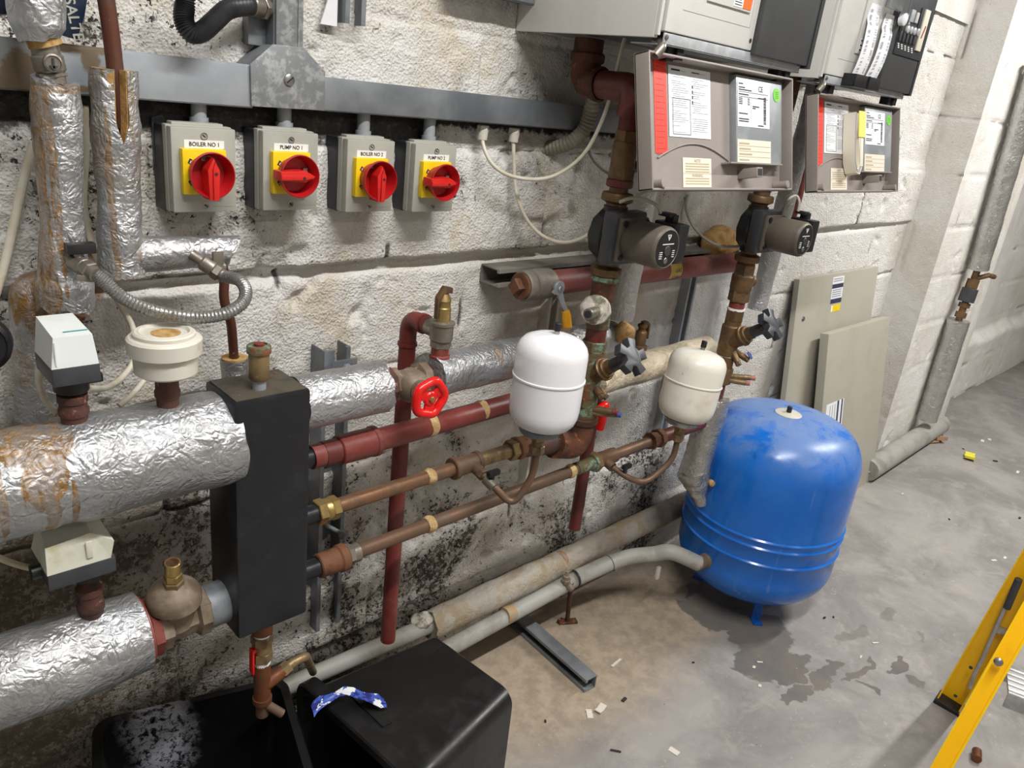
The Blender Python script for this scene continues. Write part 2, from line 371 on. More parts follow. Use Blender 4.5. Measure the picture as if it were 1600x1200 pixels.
# ------------------------------------------------------------------ the setting
def wall_material(name, clean=False):
    t = NT(name); X, Y, Z = t.xyz(); ca = t.n.new('ShaderNodeAttribute'); ca.attribute_name = 'crack'; crk = ca.outputs['Fac']
    base = t.mix(t.mapr(t.noise(3.2, 5, .65, .4), .38, .66), G(226, 224, 220), G(214, 209, 200))
    if not clean:
        right = t.mapr(X, 1.9, 2.5)          # clean repainted stretch to the right, grime towards the floor and the left
        base = t.mix(t.m2('MULTIPLY', t.m2('MULTIPLY', t.mapr(t.noise(5.5, 5, .7, .5), .5, .68), .5), t.m2('SUBTRACT', 1.0, t.m2('MULTIPLY', right, .9))), base, G(200, 184, 150))
        low = t.m2('SUBTRACT', 1.0, t.mapr(Z, .15, .95)); left = t.m2('SUBTRACT', 1.0, t.mapr(X, -.1, 1.0))
        dirt = t.m2('ADD', .34, t.m2('ADD', t.m2('MULTIPLY', low, .34), t.m2('MULTIPLY', left, .34)))
        dirt = t.m2('MULTIPLY', dirt, t.m2('SUBTRACT', 1.0, t.m2('MULTIPLY', right, .95)))
        # large grey-black mould clouds
        cl = t.noise(4.2, 6, .7, .6)
        cloud = t.mapr(t.m2('ADD', cl, t.m2('MULTIPLY', dirt, .30)), .60, .84)
        base = t.mix(t.m2('MULTIPLY', cloud, .6), base, G(112, 106, 95))
        # brown damp near the far left and near the floor
        brown = t.mapr(t.m2('ADD', t.noise(3.6, 5, .7, .5), t.m2('MULTIPLY', t.m2('ADD', left, low), .13)), .58, .8)
        base = t.mix(t.m2('MULTIPLY', t.m2('MULTIPLY', brown, .5), t.m2('SUBTRACT', 1.0, right)), base, G(126, 106, 80))
        # black pits and specks of bare block
        upl = t.m2('MULTIPLY', t.m2('SUBTRACT', 1.0, t.mapr(t.m2('ADD', X, t.m2('MULTIPLY', t.noise(6), .3)), .55, .95)), t.mapr(Z, 1.45, 1.5))
        thr = t.m2('SUBTRACT', .715, t.m2('ADD', t.m2('MULTIPLY', dirt, .125), t.m2('ADD', t.m2('MULTIPLY', cloud, .15), t.m2('MULTIPLY', upl, .07))))
        sp = t.noise(90, 5, .72, .3)
        speck = t.mapr(t.m2('SUBTRACT', sp, thr), 0.0, .03)
        base = t.mix(speck, base, G(44, 40, 36))
        sp2 = t.mapr(t.m2('SUBTRACT', t.noise(40, 6, .75, 1.0), t.m2('ADD', thr, -.01)), 0, .03)
        base = t.mix(t.m2('MULTIPLY', sp2, .75), base, G(64, 57, 50))
        corner = t.m2('MULTIPLY', t.m2('SUBTRACT', 1.0, t.mapr(t.m2('ADD', X, t.m2('MULTIPLY', t.noise(4), .3)), .45, .85)), t.m2('SUBTRACT', 1.0, t.mapr(t.m2('ADD', Z, t.m2('MULTIPLY', t.noise(5), .2)), .75, 1.1)))  # lower-left brown-grey dirt tint, with the lagged mains' shade put into it
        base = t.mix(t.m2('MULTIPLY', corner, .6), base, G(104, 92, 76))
        # near-black strip below the trunking and behind the switches
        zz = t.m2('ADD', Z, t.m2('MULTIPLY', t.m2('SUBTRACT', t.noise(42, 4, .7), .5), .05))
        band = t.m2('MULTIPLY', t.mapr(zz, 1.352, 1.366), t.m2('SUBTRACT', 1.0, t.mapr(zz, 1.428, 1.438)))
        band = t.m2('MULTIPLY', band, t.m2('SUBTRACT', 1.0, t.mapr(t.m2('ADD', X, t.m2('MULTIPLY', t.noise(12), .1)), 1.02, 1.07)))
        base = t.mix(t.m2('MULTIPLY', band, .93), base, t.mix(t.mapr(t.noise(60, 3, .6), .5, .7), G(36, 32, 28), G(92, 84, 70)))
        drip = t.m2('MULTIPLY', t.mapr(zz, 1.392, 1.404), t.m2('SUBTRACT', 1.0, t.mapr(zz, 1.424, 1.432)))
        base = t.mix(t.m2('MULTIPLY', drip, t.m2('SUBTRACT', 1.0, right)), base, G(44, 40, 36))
        # rusty run behind the lagged riser
        run = t.vm('LENGTH', t.vm('DIVIDE', t.vm('SUBTRACT', t.pos, (.335, 0, 1.14)), (.05, .5, .10)))
        run = t.mapr(t.m2('ADD', run, t.noise(30)), 1.35, 1.0)
        base = t.mix(t.m2('MULTIPLY', run, .8), base, G(140, 92, 44))
    else:
        sp = t.mapr(t.noise(1, 4, .7, .4, t.scl((60, 60, 34))), .705, .725)
        base = t.mix(sp, base, G(92, 84, 76))
        sp2 = t.mapr(t.noise(13, 5, .7, 1.2), .73, .75); base = t.mix(sp2, base, G(120, 108, 96))
    h = t.m2('ADD', t.m2('MULTIPLY', t.noise(85, 5, .72), 1.0), t.m2('MULTIPLY', t.voro(190), .5))
    nr = t.bump(h, .9 if not clean else .6, .0055); nr = t.bump(t.noise(260, 3, .65), .5, .002, nr)
    base = t.mix(t.m2('MULTIPLY', t.mapr(crk, .12, .6), .85 if not clean else .6), base, G(52, 46, 40) if not clean else G(120, 110, 100))
    return t.out(base, .82, 0.0, nr)
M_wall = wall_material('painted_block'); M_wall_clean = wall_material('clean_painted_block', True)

def vnoise(x, z, seed):
    xi = np.floor(x).astype(np.int64); zi = np.floor(z).astype(np.int64); fx = x-xi; fz = z-zi
    fx = fx*fx*(3-2*fx); fz = fz*fz*(3-2*fz)
    def hsh(a, b):
        n = (a*374761393+b*668265263+seed*982451653) & 0x7fffffff
        n = ((n ^ (n >> 13))*1274126177) & 0x7fffffff
        return ((n ^ (n >> 16)) & 0xffff)/65535.0
    return (hsh(xi, zi)*(1-fx)+hsh(xi+1, zi)*fx)*(1-fz)+(hsh(xi, zi+1)*(1-fx)+hsh(xi+1, zi+1)*fx)*fz
def fbm(x, z, f, seed, o=4):
    r = 0; a = .5
    for i in range(o): r = r+a*vnoise(x*f, z*f, seed+i*17); f *= 2.03; a *= .5
    return r
def block_relief(X, Z, rough=1.0, z0=1.132, left=True):
    """outward relief (metres) of a painted block wall: courses, open joints, chipped faces"""
    ph = .2257
    Zw = Z+.010*(fbm(X, Z*0, 1.3, 5)-.45)+.006*(fbm(X, Z*0, 6, 6)-.45)
    row = np.floor((Zw-z0)/ph); dz = Zw-z0-np.round((Zw-z0)/ph)*ph
    Xs = X+.225*(row % 2)+.006*(fbm(X, Z, 7, 8)-.5); dx = Xs-np.round(Xs/.45)*.45
    fill = fbm(X, Z, 3.0, 31); jd = np.clip((fill-.40)*4.5, .08, 1)
    joint = np.exp(-(dz/.0065)**2)*jd+.8*np.exp(-(dx/.0065)**2)*np.clip((fbm(X, Z, 4, 77)-.42)*5, 0, 1)
    rnd = vnoise(row*7.3+np.round(Xs/.45)*3.1, row*0+.5, 3)
    d = rough*(.0045*(fbm(X, Z, 7, 11)-.47)+.0075*(fbm(X, Z, 42, 12, 3)-.45))+.006*rough*(rnd-.5)
    d -= joint*(.009*rough+.004)
    gap = np.exp(-(dz/.0042)**2)*np.clip((fbm(X, Z, 6, 131)-.50)*9, 0, 1)*np.clip((fbm(X, Z, 1.7, 133)-.36)*6, 0, 1)
    gap = gap+np.exp(-(dx/.0045)**2)*np.clip((fbm(X, Z, 7, 135)-.52)*9, 0, 1)*.9
    CRACK[0] = np.clip(gap, 0, 1); d -= .008*CRACK[0]
    chips = np.clip(fbm(X, Z, 14, 55)-.66, 0, 1)*.12*rough
    return d-chips
CRACK = [None]
def grid_wall(name, fn, us, vs, relief, material):
    U, Vv = np.meshgrid(us, vs); D = relief(U, Vv); P = fn(U, Vv, D); n, m = U.shape
    idx = np.arange(n*m).reshape(n, m)
    F = np.stack([idx[:-1, :-1], idx[:-1, 1:], idx[1:, 1:], idx[1:, :-1]], -1).reshape(-1, 4)
    me = bpy.data.meshes.new(name); me.vertices.add(n*m); me.vertices.foreach_set('co', P.reshape(-1).astype(np.float32))
    me.loops.add(F.size); me.polygons.add(len(F)); me.loops.foreach_set('vertex_index', F.reshape(-1).astype(np.int32))
    me.polygons.foreach_set('loop_start', np.arange(0, F.size, 4, dtype=np.int32))
    me.polygons.foreach_set('use_smooth', np.ones(len(F), dtype=bool)); me.update()
    at_ = me.attributes.new('crack', 'FLOAT', 'POINT'); at_.data.foreach_set('value', CRACK[0].reshape(-1).astype(np.float32))
    me.materials.append(material)
    o = bpy.data.objects.new(name, me); COL.objects.link(o); o['kind'] = 'structure'; return o

def back_relief(X, Z):
    sm = lambda a, lo, hi: np.clip((a-lo)/(hi-lo), 0, 1)**2*(3-2*np.clip((a-lo)/(hi-lo), 0, 1))
    d = block_relief(X, Z, 1.0)*(1-.40*sm(X, 1.9, 2.6))
    wob = .012*(fbm(X, Z*0, 2.2, 91)-.45)+.006*(fbm(X, Z*0, 11, 92)-.45)
    sm = lambda a, lo, hi: np.clip((a-lo)/(hi-lo), 0, 1)**2*(3-2*np.clip((a-lo)/(hi-lo), 0, 1))
    # the course above the 1.13 m bed joint stands proud of the one below
    up = sm(Z+wob, 1.126, 1.136)*(1-sm(Z, 1.34, 1.40)); d += .016*up
    slot = np.exp(-((Z+wob-1.118)/.012)**2); d -= .016*slot*(1-sm(X, 3.2, 3.5))
    # low courses step out in two rounded ledges
    d += .018*(1-sm(Z+wob*1.5, .41, .46))+.012*(1-sm(Z+wob*1.5, .20, .25))
    # open crack in a bed joint
    d -= .014*np.exp(-((Z+wob*1.4-.895)/.006)**2)*np.clip((fbm(X, Z, 5, 41)-.45)*6, 0, 1)
    return np.clip(d, -.04, .05)
xs = np.concatenate([np.arange(-.75, .1, .012), np.arange(.1, 2.4, .0055), np.arange(2.4, 3.74, .008)]); zs = np.arange(-.01, 1.95, .0055)
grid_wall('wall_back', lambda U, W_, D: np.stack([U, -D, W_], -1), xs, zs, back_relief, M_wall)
# pier, its side face and its front face, and the recessed wall beyond with a chipped plinth ledge
rl = lambda U, W_: .9*block_relief(U+2.0, W_, .7)
grid_wall('wall_pier_side', lambda U, W_, D: np.stack([3.72-D, -U, W_], -1), np.arange(-.01, .1665, .008), np.arange(-.01, 2.9, .012), rl, M_wall_clean)
grid_wall('wall_pier_front', lambda U, W_, D: np.stack([U, -.16-D, W_], -1), np.arange(3.72, 4.585, .012), np.arange(-.01, 2.9, .012), rl, M_wall_clean)
def far_relief(X, Z):
    d = .9*block_relief(X, Z, .5)
    led = .06*np.clip((.40+.05*(fbm(X, Z*0, 5, 9)-.5)-Z)/.05, 0, 1); return d+led
grid_wall('wall_far', lambda U, W_, D: np.stack([U, -D, W_], -1), np.arange(4.58, 9.0, .015), np.arange(-.01, 2.9, .015), far_relief, M_wall_clean)
def plane(name, p, ux, uy, m):
    mb = MB(); p = V(p); mb.add([p, p+V(ux), p+V(ux)+V(uy), p+V(uy)], [(0, 1, 2, 3)]); o = mb.build(name, m); o['kind'] = 'structure'; return o
M_roomwall = mat('room_wall_paint', G(196, 192, 184), G(180, 176, 168), 2, .45, .7, .85)
plane('wall_back_upper', (-.75, -.012, 1.94), (4.47, 0, 0), (0, 0, 1.06), M_wall_clean)
plane('wall_left', (-2.4, .02, -.02), (0, -4.6, 0), (0, 0, 3.0), M_roomwall)
plane('wall_back_left', (-2.4, 0, -.02), (1.66, 0, 0), (0, 0, 3.0), M_roomwall)
plane('wall_front', (-2.4, -4.2, -.02), (11.4, 0, 0), (0, 0, 3.0), M_roomwall)
plane('wall_right', (9.0, .02, -.02), (0, -4.3, 0), (0, 0, 3.0), M_roomwall)
plane('ceiling', (-2.4, .02, 2.95), (11.4, 0, 0), (0, -4.3, 0), mat('ceiling_paint', G(190, 188, 182), rough=.9))

# concrete floor: trowelled grey slab, sandy dust by the wall, damp patch by the vessel, boot prints
def floor_material():
    t = NT('concrete_floor'); X, Y, Z = t.xyz()
    c = t.mix(t.mapr(t.noise(2.3, 6, .68, .6), .36, .66), G(154, 150, 146), G(124, 121, 118))
    c = t.mix(t.m2('MULTIPLY', t.mapr(t.noise(11, 5, .7, .8), .5, .7), .5), c, G(168, 162, 152))
    c = t.mix(t.m2('MULTIPLY', t.mapr(t.noise(34, 4, .7, 1.5), .62, .72), .5), c, G(186, 180, 170))
    wp = t.vm('ADD', t.pos, t.vm('SCALE', t.vm('SUBTRACT', t.noisec(11), (.5, .5, .5)), .11))
    wp = t.vm('ADD', wp, t.vm('SCALE', t.vm('SUBTRACT', t.noisec(45), (.5, .5, .5)), .04))
    def blob(cx, cy, sx, sy):
        return t.vm('LENGTH', t.vm('DIVIDE', t.vm('SUBTRACT', wp, (cx, cy, 0)), (sx, sy, 1)))
    # sandy dust spread along the wall
    d = t.m2('MINIMUM', blob(1.45, -.18, .55, .32), blob(1.75, -.22, .5, .22))
    c = t.mix(t.m2('MULTIPLY', t.mapr(d, 1.25, .55), .85), c, t.mix(t.mapr(t.noise(20, 5, .7), .35, .65), G(178, 160, 136), G(148, 133, 114)))
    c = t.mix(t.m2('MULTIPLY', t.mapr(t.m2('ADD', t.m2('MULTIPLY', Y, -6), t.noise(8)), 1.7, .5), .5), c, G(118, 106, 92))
    # damp
    wet = None
    for px, py, sx, sy in WET:
        p = atf(px, py); b = blob(p.x, p.y, sx, sy); wet = b if wet is None else t.m2('MINIMUM', wet, b)
    wet = t.mapr(wet, 1.06, .96)
    prints = None
    for px, py, sx, sy in ((1385, 960, .055, .028), (1345, 985, .04, .026), (1330, 998, .04, .022), (1440, 995, .03, .012)):
        p = atf(px, py); b = blob(p.x, p.y, sx, sy); prints = b if prints is None else t.m2('MINIMUM', prints, b)
    prints = t.m2('MULTIPLY', t.mapr(prints, 1.1, .7), .6)
    wm = t.m2('MAXIMUM', wet, prints)
    dark = t.mix(t.mapr(t.noise(12, 5, .6), .35, .65), G(96, 94, 92), G(110, 102, 92))
    c = t.mix(t.m2('MULTIPLY', wm, .88), c, dark)
    c = t.mix(t.mapr(t.noise(62, 3, .6, .4), .735, .75), c, G(60, 56, 52))
    c = t.mix(t.mapr(t.noise(75, 3, .6, .3, t.vm('ADD', t.pos, (7, 3, 0))), .74, .752), c, G(214, 208, 198))
    r = t.m2('SUBTRACT', t.mapr(t.noise(6, 5, .6), .3, .7, .5, .66), t.m2('MULTIPLY', wet, .2))
    nr = t.bump(t.m2('ADD', t.noise(28, 5, .7), t.m2('MULTIPLY', t.noise(190, 3, .6), .4)), .22, .004)
    return t.out(c, r, 0.0, nr)
WET = ((1120, 945, .13, .10), (1185, 990, .13, .09), (1190, 1030, .11, .075), (1235, 1048, .10, .040), (1290, 1052, .09, .024), (1345, 1052, .09, .016),
       (1405, 1043, .065, .022), (1250, 1085, .055, .030), (1362, 1078, .014, .028), (1430, 1066, .012, .025), (1150, 915, .22, .07))
mb = MB(); mb.add([(-2.4, .02, 0), (9, .02, 0), (9, -4.2, 0), (-2.4, -4.2, 0)], [(0, 1, 2, 3)])
mb.build('floor', floor_material())['kind'] = 'structure'
X_ = V((1, 0, 0)); Y_ = V((0, 1, 0)); Z_ = V((0, 0, 1)); N_ = V((0, -1, 0))
# ------------------------------------------------------------------ galvanised trunking
zt, zb_ = 1.468, 1.413
def trunk_run(name, label, x0, x1, zlo=zb_, zhi=zt, m=M_galv):
    r = thing(name, label, 'trunking', ((x0+x1)/2, -.02, zlo))
    MB().span((x0, -.046, zlo+.003), (x1, .012, zhi-.003)).build('channel', M_galv_dark, r)
    l = MB().span((x0, -.0515, zlo+.002), (x1, -.046, zhi-.002), .001)
    l.span((x0, -.0495, zhi-.004), (x1, -.034, zhi), .0008).span((x0, -.0495, zlo), (x1, -.034, zlo+.004), .0008)
    l.build('lid', m, r); return r
def stained_zinc():
    t = NT('stained_zinc'); c = t.mix(t.mapr(t.noise(26, 5), .42, .66), G(156, 162, 168), G(166, 171, 176)); mk = None
    for (px, py), sx, sz in (((38, 112), .030, .034), ((8, 128), .05, .010), ((110, 72), .07, .010), ((140, 90), .014, .022), ((85, 135), .06, .006)):
        p = at(px, py, -.05); L = t.m2('ADD', t.vm('LENGTH', t.vm('DIVIDE', t.vm('SUBTRACT', t.pos, tuple(p)), (sx, .1, sz))), t.m2('MULTIPLY', t.m2('SUBTRACT', t.noise(40, 5, .7), .5), 1.4))
        f = t.mapr(L, 1.05, .7); mk = f if mk is None else t.m2('MAXIMUM', mk, f)
    return t.out(t.mix(t.m2('MULTIPLY', mk, .8), c, G(122, 98, 60)), .45, .3)
jx0, jx1 = at(393, 130, -.055).x, at(507, 140, -.055).x
trunk_run('cable_trunking', 'galvanised trunking behind the two lagged risers, left of the junction cover', -.7, jx0+.004, zb_-.004, zt+.006, stained_zinc())
trunk_run('cable_trunking', 'long galvanised trunking above the four switches, right of the junction cover', jx1-.004, 1.98, m=M_galv_mid)
r = thing('cable_trunking', 'upright galvanised trunking rising from the junction cover', 'trunking', (.64, -.02, zt))
vx0, vx1 = at(431, 40, -.05).x, at(473, 40, -.05).x
MB().span((vx0-.002, -.046, zt+.02), (vx1, .012, 1.94)).build('channel', M_galv_dark, r)
MB().span((vx0, -.052, zt+.03), (vx1, -.046, 1.94), .001).span((vx1-.010, -.054, zt+.03), (vx1-.008, -.051, 1.94)).build('lid', M_galv_spangle, r)
r = thing('trunking_junction', 'octagonal spangled zinc junction cover with one slotted screw', 'junction box', (.66, -.03, zb_-.006))
pts = [at(px, py, -.056) for px, py in ((393, 166), (507, 173), (508, 112), (474, 74), (426, 69), (391, 100))]
o = pts[0]; MB().prism([((p-o).x, (p-o).z) for p in pts], o+V((0, .0025, 0)), X_, Z_, .0035, .001).build('cover', M_galv_spangle, r)
o2 = V((o.x, .01, o.z)); MB().prism([((p-o).x*.98+.002, (p-o).z*.98+.001) for p in pts], o2, X_, Z_, .062).build('body', M_galv_dark, r)
c = at(452, 125, -.058); s = MB().lathe([(.0095, 0), (.009, .002), (.006, .0034)], c+Y_*.0005, N_, 20)
s.build('screw', M_steel, r)
MB().box(c+N_*.0034, (.014, .001, .0022), rot=Matrix.Rotation(-.7, 3, 'Y')).build('screw_slot', M_ink, r)
# trunking overhead at the top of the frame and the strut stub beside it
r = trunk_run('cable_trunking', 'dark overhead trunking running behind the left boiler', .99, 1.9, 1.646, 1.70, M_galv_dark)
def strut(name, label, a, b, open_dir, w=.041, d=.041, t=.003, m=M_galv_dark, group=None, cat='strut channel'):
    """C-section channel from a to b, its slot facing open_dir"""
    a = V(a); b = V(b); ax = (b-a).normalized(); n = V(open_dir); n = (n-ax*n.dot(ax)).normalized(); s = ax.cross(n)
    P = [(-w/2, 0), (w/2, 0), (w/2, d), (w/2-.009, d), (w/2-.009, d-.007), (w/2-t, d-.007), (w/2-t, t), (-w/2+t, t), (-w/2+t, d-.007), (-w/2+.009, d-.007), (-w/2+.009, d), (-w/2, d)]
    mb = MB(); k = len(P)
    vs = [e+s*p[0]+n*p[1] for e in (a, b) for p in P]
    fs = [(i, (i+1) % k, k+(i+1) % k, k+i) for i in range(k)]
    quads = [(0, 7, 6, 1), (1, 6, 5, 2), (2, 5, 4, 3), (0, 11, 8, 7), (8, 11, 10, 9)]
    fs += quads+[tuple(q+k for q in f[::-1]) for f in quads]
    mb.add(vs, fs); return solo(mb, name, m, label, cat, group, angle=20)
p = at(545, 38, -.01)
strut('strut_channel', 'short zinc strut stub high on the wall, right of the upright trunking', (p.x, .01, p.z), (p.x, .01, 1.95), N_)
q = at(513, 39, -.02)
mb = MB(); mb.prism([(0, 0), (.032, 0), (.032, .30), (.008, .30), (.003, .05), (.018, .07), (.012, .035)], (q.x-.012, -.012, q.z), X_, Z_, .003)
solo(mb, 'painted_bracket', M_white, 'white painted bracket strip beside the short zinc strut stub', 'bracket')

# ------------------------------------------------------------------ four rotary isolators
def isolator(x0, z0, words, handle_up, where, gx):
    W_, H_ = .103, .130
    r = thing('rotary_isolator', 'grey isolator switch labelled %s with red %s handle%s' % (words, 'upright' if handle_up else 'sideways', where), 'switch', (x0+W_/2, -.03, z0), 'rotary isolators in a row')
    MB().span((x0-.001, -.050, z0-.001), (x0+W_-.004, .014, z0+H_-.002), .002).build('base', M_iso_blk, r)
    mb = MB().span((x0, -.062, z0), (x0+W_, -.044, z0+H_), .003).span((x0+.0015, -.078, z0+.0015), (x0+W_-.0015, -.058, z0+H_-.0015), .0025)
    mb.span((x0+W_-.04, -.0786, z0+.0105), (x0+W_-.006, -.0775, z0+.0112)); mb.span((x0+.01, -.06, z0+H_-.003), (x0+.09, -.04, z0+H_+.004), .002)
    mb.build('cover', M_iso, r)
    for dz in (.0115, H_-.0135):
        s = MB().lathe([(.0056, 0), (.0056, .001), (.0044, .0011), (.0040, -.0015), (.0012, -.0018)], (x0+W_*.5, -.078, z0+dz), N_, 18).build('screw', M_steel, r)
        MB().box((x0+W_*.5, -.0775, z0+dz), (.006, .0012, .0022), rot=Matrix.Rotation(.6, 3, 'Y')).build('screw_slot', M_ink, s)
    lab = MB().span((x0+W_*.5-.031, -.0788, z0+.0985), (x0+W_*.5+.031, -.0778, z0+.1105)).build('label', M_paper, r)
    text(words, .0088, (x0+W_*.5, -.0790, z0+.1043), X_, Z_, M_ink, lab, xs=.92, bold=.00012)
    px0 = x0+.0130; pz0 = z0+.0305; ps = .0680
    pl = MB().span((px0, -.090, pz0), (px0+ps, -.077, pz0+ps), .0025).build('yellow_plate', M_yellow, r)
    for u, v_, a in ((.008, .050, .5), (.008, .018, -.6)):      # lock slots
        MB().box((px0+u+.003, -.0902, pz0+v_), (.0042, .001, .0075), rot=Matrix.Rotation(a, 3, 'Y')).build('lock_slot', M_ink, pl); MB().box((px0+u+.0036, -.0905, pz0+v_-.001), (.0018, .001, .0045), rot=Matrix.Rotation(a, 3, 'Y')).build('lock_slot', M_dull_white, pl)
    cx, cz = px0+ps/2, pz0+ps/2-.001; c = V((cx, -.089, cz))
    MB().lathe([(.026, 0), (.0275, .010), (.0325, .024), (.0345, .026), (.0345, .0300), (.0330, .0305), (.0318, .0285), (.0290, .010), (.0275, .006), (.001, .0055)], c, N_, 48).build('dial', M_dial_red_shaded, r)
    up = V((0, 0, 1)) if handle_up else V((1, 0, 0)); sd = up.cross(N_)
    g = MB().prism([(-.0075, -.0365), (.0075, -.0365), (.0095, .008), (.0, .0265), (-.0095, .008)], c+N_*.0055, sd, up, .0275, .0016)
    hd = g.build('handle', M_switch_red, r)
    g2 = MB().prism([(-.0022, -.0365), (.0055, -.0365), (.0055, .004), (.0018, .022), (-.0022, .010)], c+N_*.0325, sd, up, .0035, .001).build('grip_ridge', M_switch_red, hd)
    MB().cyl(c+N_*.0362+up*.0035+sd*.002, c+N_*.0368+up*.0035+sd*.002, .0024, 12).build('padlock_hole', M_ink, hd)
    if handle_up:
        o_ = MB().box(c+V((-.002, -.0080, .0225)), (.013, .0006, .007)).build('position_mark', M_iso, r)
        text('OFF', .006, c+V((-.002, -.0086, .0225)), X_, Z_, M_ink, o_)
    else:
        MB().box(c+V((.019, -.0102, .006)), (.008, .0006, .010)).build('position_mark', M_iso, r)
    k = MB().cyl((x0+gx, -.026, z0+H_-.006), (x0+gx, -.026, zb_+.008), .0118, 24).cyl((x0+gx, -.026, z0+H_), (x0+gx, -.026, z0+H_+.010), .0145, 24)
    solo(k, 'conduit_stub', M_conduit_grey, 'grey conduit stub joining the %s switch to the trunking' % words, 'conduit', 'conduit stubs above the switches')
    return r
isolator(.455, 1.2485, 'BOILER NO 1', True, ', nearest the lagged risers', .066)
isolator(.6005, 1.249, 'PUMP NO 1', False, ', second from the left', .066)
isolator(.758, 1.243, 'BOILER NO 2', True, ', third from the left', .066)
isolator(.9055, 1.2405, 'PUMP NO 2', False, ', rightmost of the row', .070)
# torn grey backing behind the first switch
mb = MB().prism([(0, 0), (.022, -.01), (.024, .12), (.012, .14), (-.004, .135), (-.002, .06)], at(246, 322, -.012), X_, Z_, .006)
solo(mb, 'backing_strip', M_dkgrey, 'dark torn backing strip at the left edge of the BOILER NO 1 switch', 'backing strip')

# ------------------------------------------------------------------ white flex with glands
def cable(pts, r, label, m=M_cable, name='white_cable', cat='cable', group=None, k=10, n=10):
    return solo(MB().tube(spl([at(*p) for p in pts], k), r, n), name, m, label, cat, group)
def gland(px, py, label):
    p = at(px, py, -.028); r = thing('cable_gland', label, 'cable gland', (p.x, p.y, p.z-.012), 'cable glands under the trunking')
    MB().hex((p.x, p.y, p.z+.004), (p.x, p.y, p.z+.016), .0125).build('lock_nut', M_dull_white, r)
    MB().lathe([(.0105, 0), (.0112, .010), (.0118, .018)], (p.x, p.y, p.z-.013), Z_, 16).build('dome_cap', M_dull_white, r); return p
gland(754, 208, 'white cable gland under the trunking, first right of the PUMP NO 2 switch')
gland(803, 212, 'white cable gland under the trunking, farther from the PUMP NO 2 switch')
cable([(753, 216, -.03), (758, 236, -.045), (770, 257, -.06), (793, 273, -.075), (828, 280, -.09), (862, 276, -.11), (895, 257, -.13), (921, 228, -.15), (944, 180, -.17), (957, 136, -.19), (966, 100, -.2), (976, 60, -.2)], .0042,
      'white flex looping from the trunking up to the left boiler')
cable([(802, 221, -.03), (803, 250, -.035), (805, 290, -.04), (812, 320, -.05), (828, 350, -.06), (852, 371, -.09), (880, 379, -.13), (905, 374, -.17), (928, 361, -.2), (950, 347, -.215)], .0042,
      'white flex drooping from the trunking to the left pump')
cable([(917, 222, -.02), (924, 245, -.03), (938, 262, -.05), (958, 274, -.08), (985, 276, -.12)], .0036, 'thin grey flex behind the valve under the left boiler', M_cable_grey, 'grey_cable')
cable([(1075, 305, -.02), (1072, 325, -.03), (1082, 352, -.06), (1103, 374, -.12), (1130, 385, -.17), (1168, 384, -.22)], .0038, 'pale flex drooping across the wall to the right pump', M_cable_grey, 'grey_cable')

# beige corrugated conduit leaving a hole in the wall
P = spl([at(848, 232, .01), at(868, 230, -.02), at(892, 222, -.05), (at(912, 203, -.07)), at(922, 178, -.08), at(928, 150, -.09)], 9)
rr = [.0165+(.0012 if i % 2 else -.0008) for i in range(len(P))]
solo(MB().tube(P, rr, 20), 'corrugated_conduit', M_conduit_beige, 'beige ribbed conduit curving from a wall hole up behind the rusty elbow', 'conduit')
# black corrugated conduit and its steel gland, top left
P = spl([at(289, -30, -.08), at(289, 5, -.08), at(287, 30, -.085), at(296, 50, -.09), at(315, 50, -.085), at(336, 32, -.075), at(358, 14, -.06), at(392, 9, -.045)], 14)
rr = [.0130+(.0014 if i % 2 else -.0012) for i in range(len(P))]
solo(MB().tube(P, rr, 22), 'corrugated_conduit', M_blk_rubber, 'black ribbed conduit looping down at the top of the picture', 'conduit')
r = thing('conduit_gland', 'steel gland joining the black ribbed conduit to the upright trunking', 'gland', at(405, 12, -.035))
a = at(392, 9, -.045); b = at(424, 14, -.030); d = (b-a)
MB().cyl(a, a+d*.45, .0155, 24, .002).build('ferrule', M_nickel, r); MB().hex(a+d*.45, a+d*.62, .019).build('hex_nut', M_nickel, r); MB().cyl(a+d*.62, b, .0135).build('thread', M_nickel, r)
mb = MB(); q = at(398, 50, -.01); mb.span((q.x-.016, -.02, q.z-.02), (q.x+.016, .01, q.z+.05), .003)
solo(mb, 'saddle_bracket', M_galv_dark, 'small zinc saddle plate on the wall left of the upright trunking', 'bracket')
# ------------------------------------------------------------------ left risers
def lag(name, label, path, r, m, cat='lagged pipe', n=44, wob=.0022, seed=0., cap=True, group=None, parent=None, ends=.0):
    P = [V(p) for p in path]
    if len(P) == 2: P = sub(P[0], P[1], max(4, int((P[1]-P[0]).length/.008)))
    mb = MB().tube(P, r, n, cap, wob, seed)
    if ends:
        for base, sgn in ((0, 1), ((len(P)-1)*n, -1)):
            T = (P[1]-P[0]).normalized() if sgn > 0 else (P[-1]-P[-2]).normalized()
            for k in range(n): mb.v[base+k] += T*(mn.noise(mb.v[base+k]*60+V((seed, 0, 0)))*ends)
    if parent is not None: return mb.build(name, m, parent, label)
    return solo(mb, name, m, label, cat, group)
yA = -.115
def zx(px, py, y): return at(px, py, y)
F_A = foil('foil_riser_left', rust=[(at(72, 330, yA-.035), (.010, .06, .20), .95), (at(90, 300, yA-.035), (.006, .06, .13), .95), (at(62, 200, yA-.03), (.006, .07, .10), .8), (at(68, 440, yA-.03), (.012, .07, .10), .95), (at(95, 138, yA), (.04, .06, .008), .9)], dirt=.15)
r = thing('lagged_riser', 'foil-lagged riser with rust runs and an inline valve, leftmost', 'lagged pipe', (at(100, 480, yA).x, yA, at(100, 480, yA).z))
top = at(66, 60, yA); b0 = at(88, 128, yA); b1 = at(103, 482, yA)
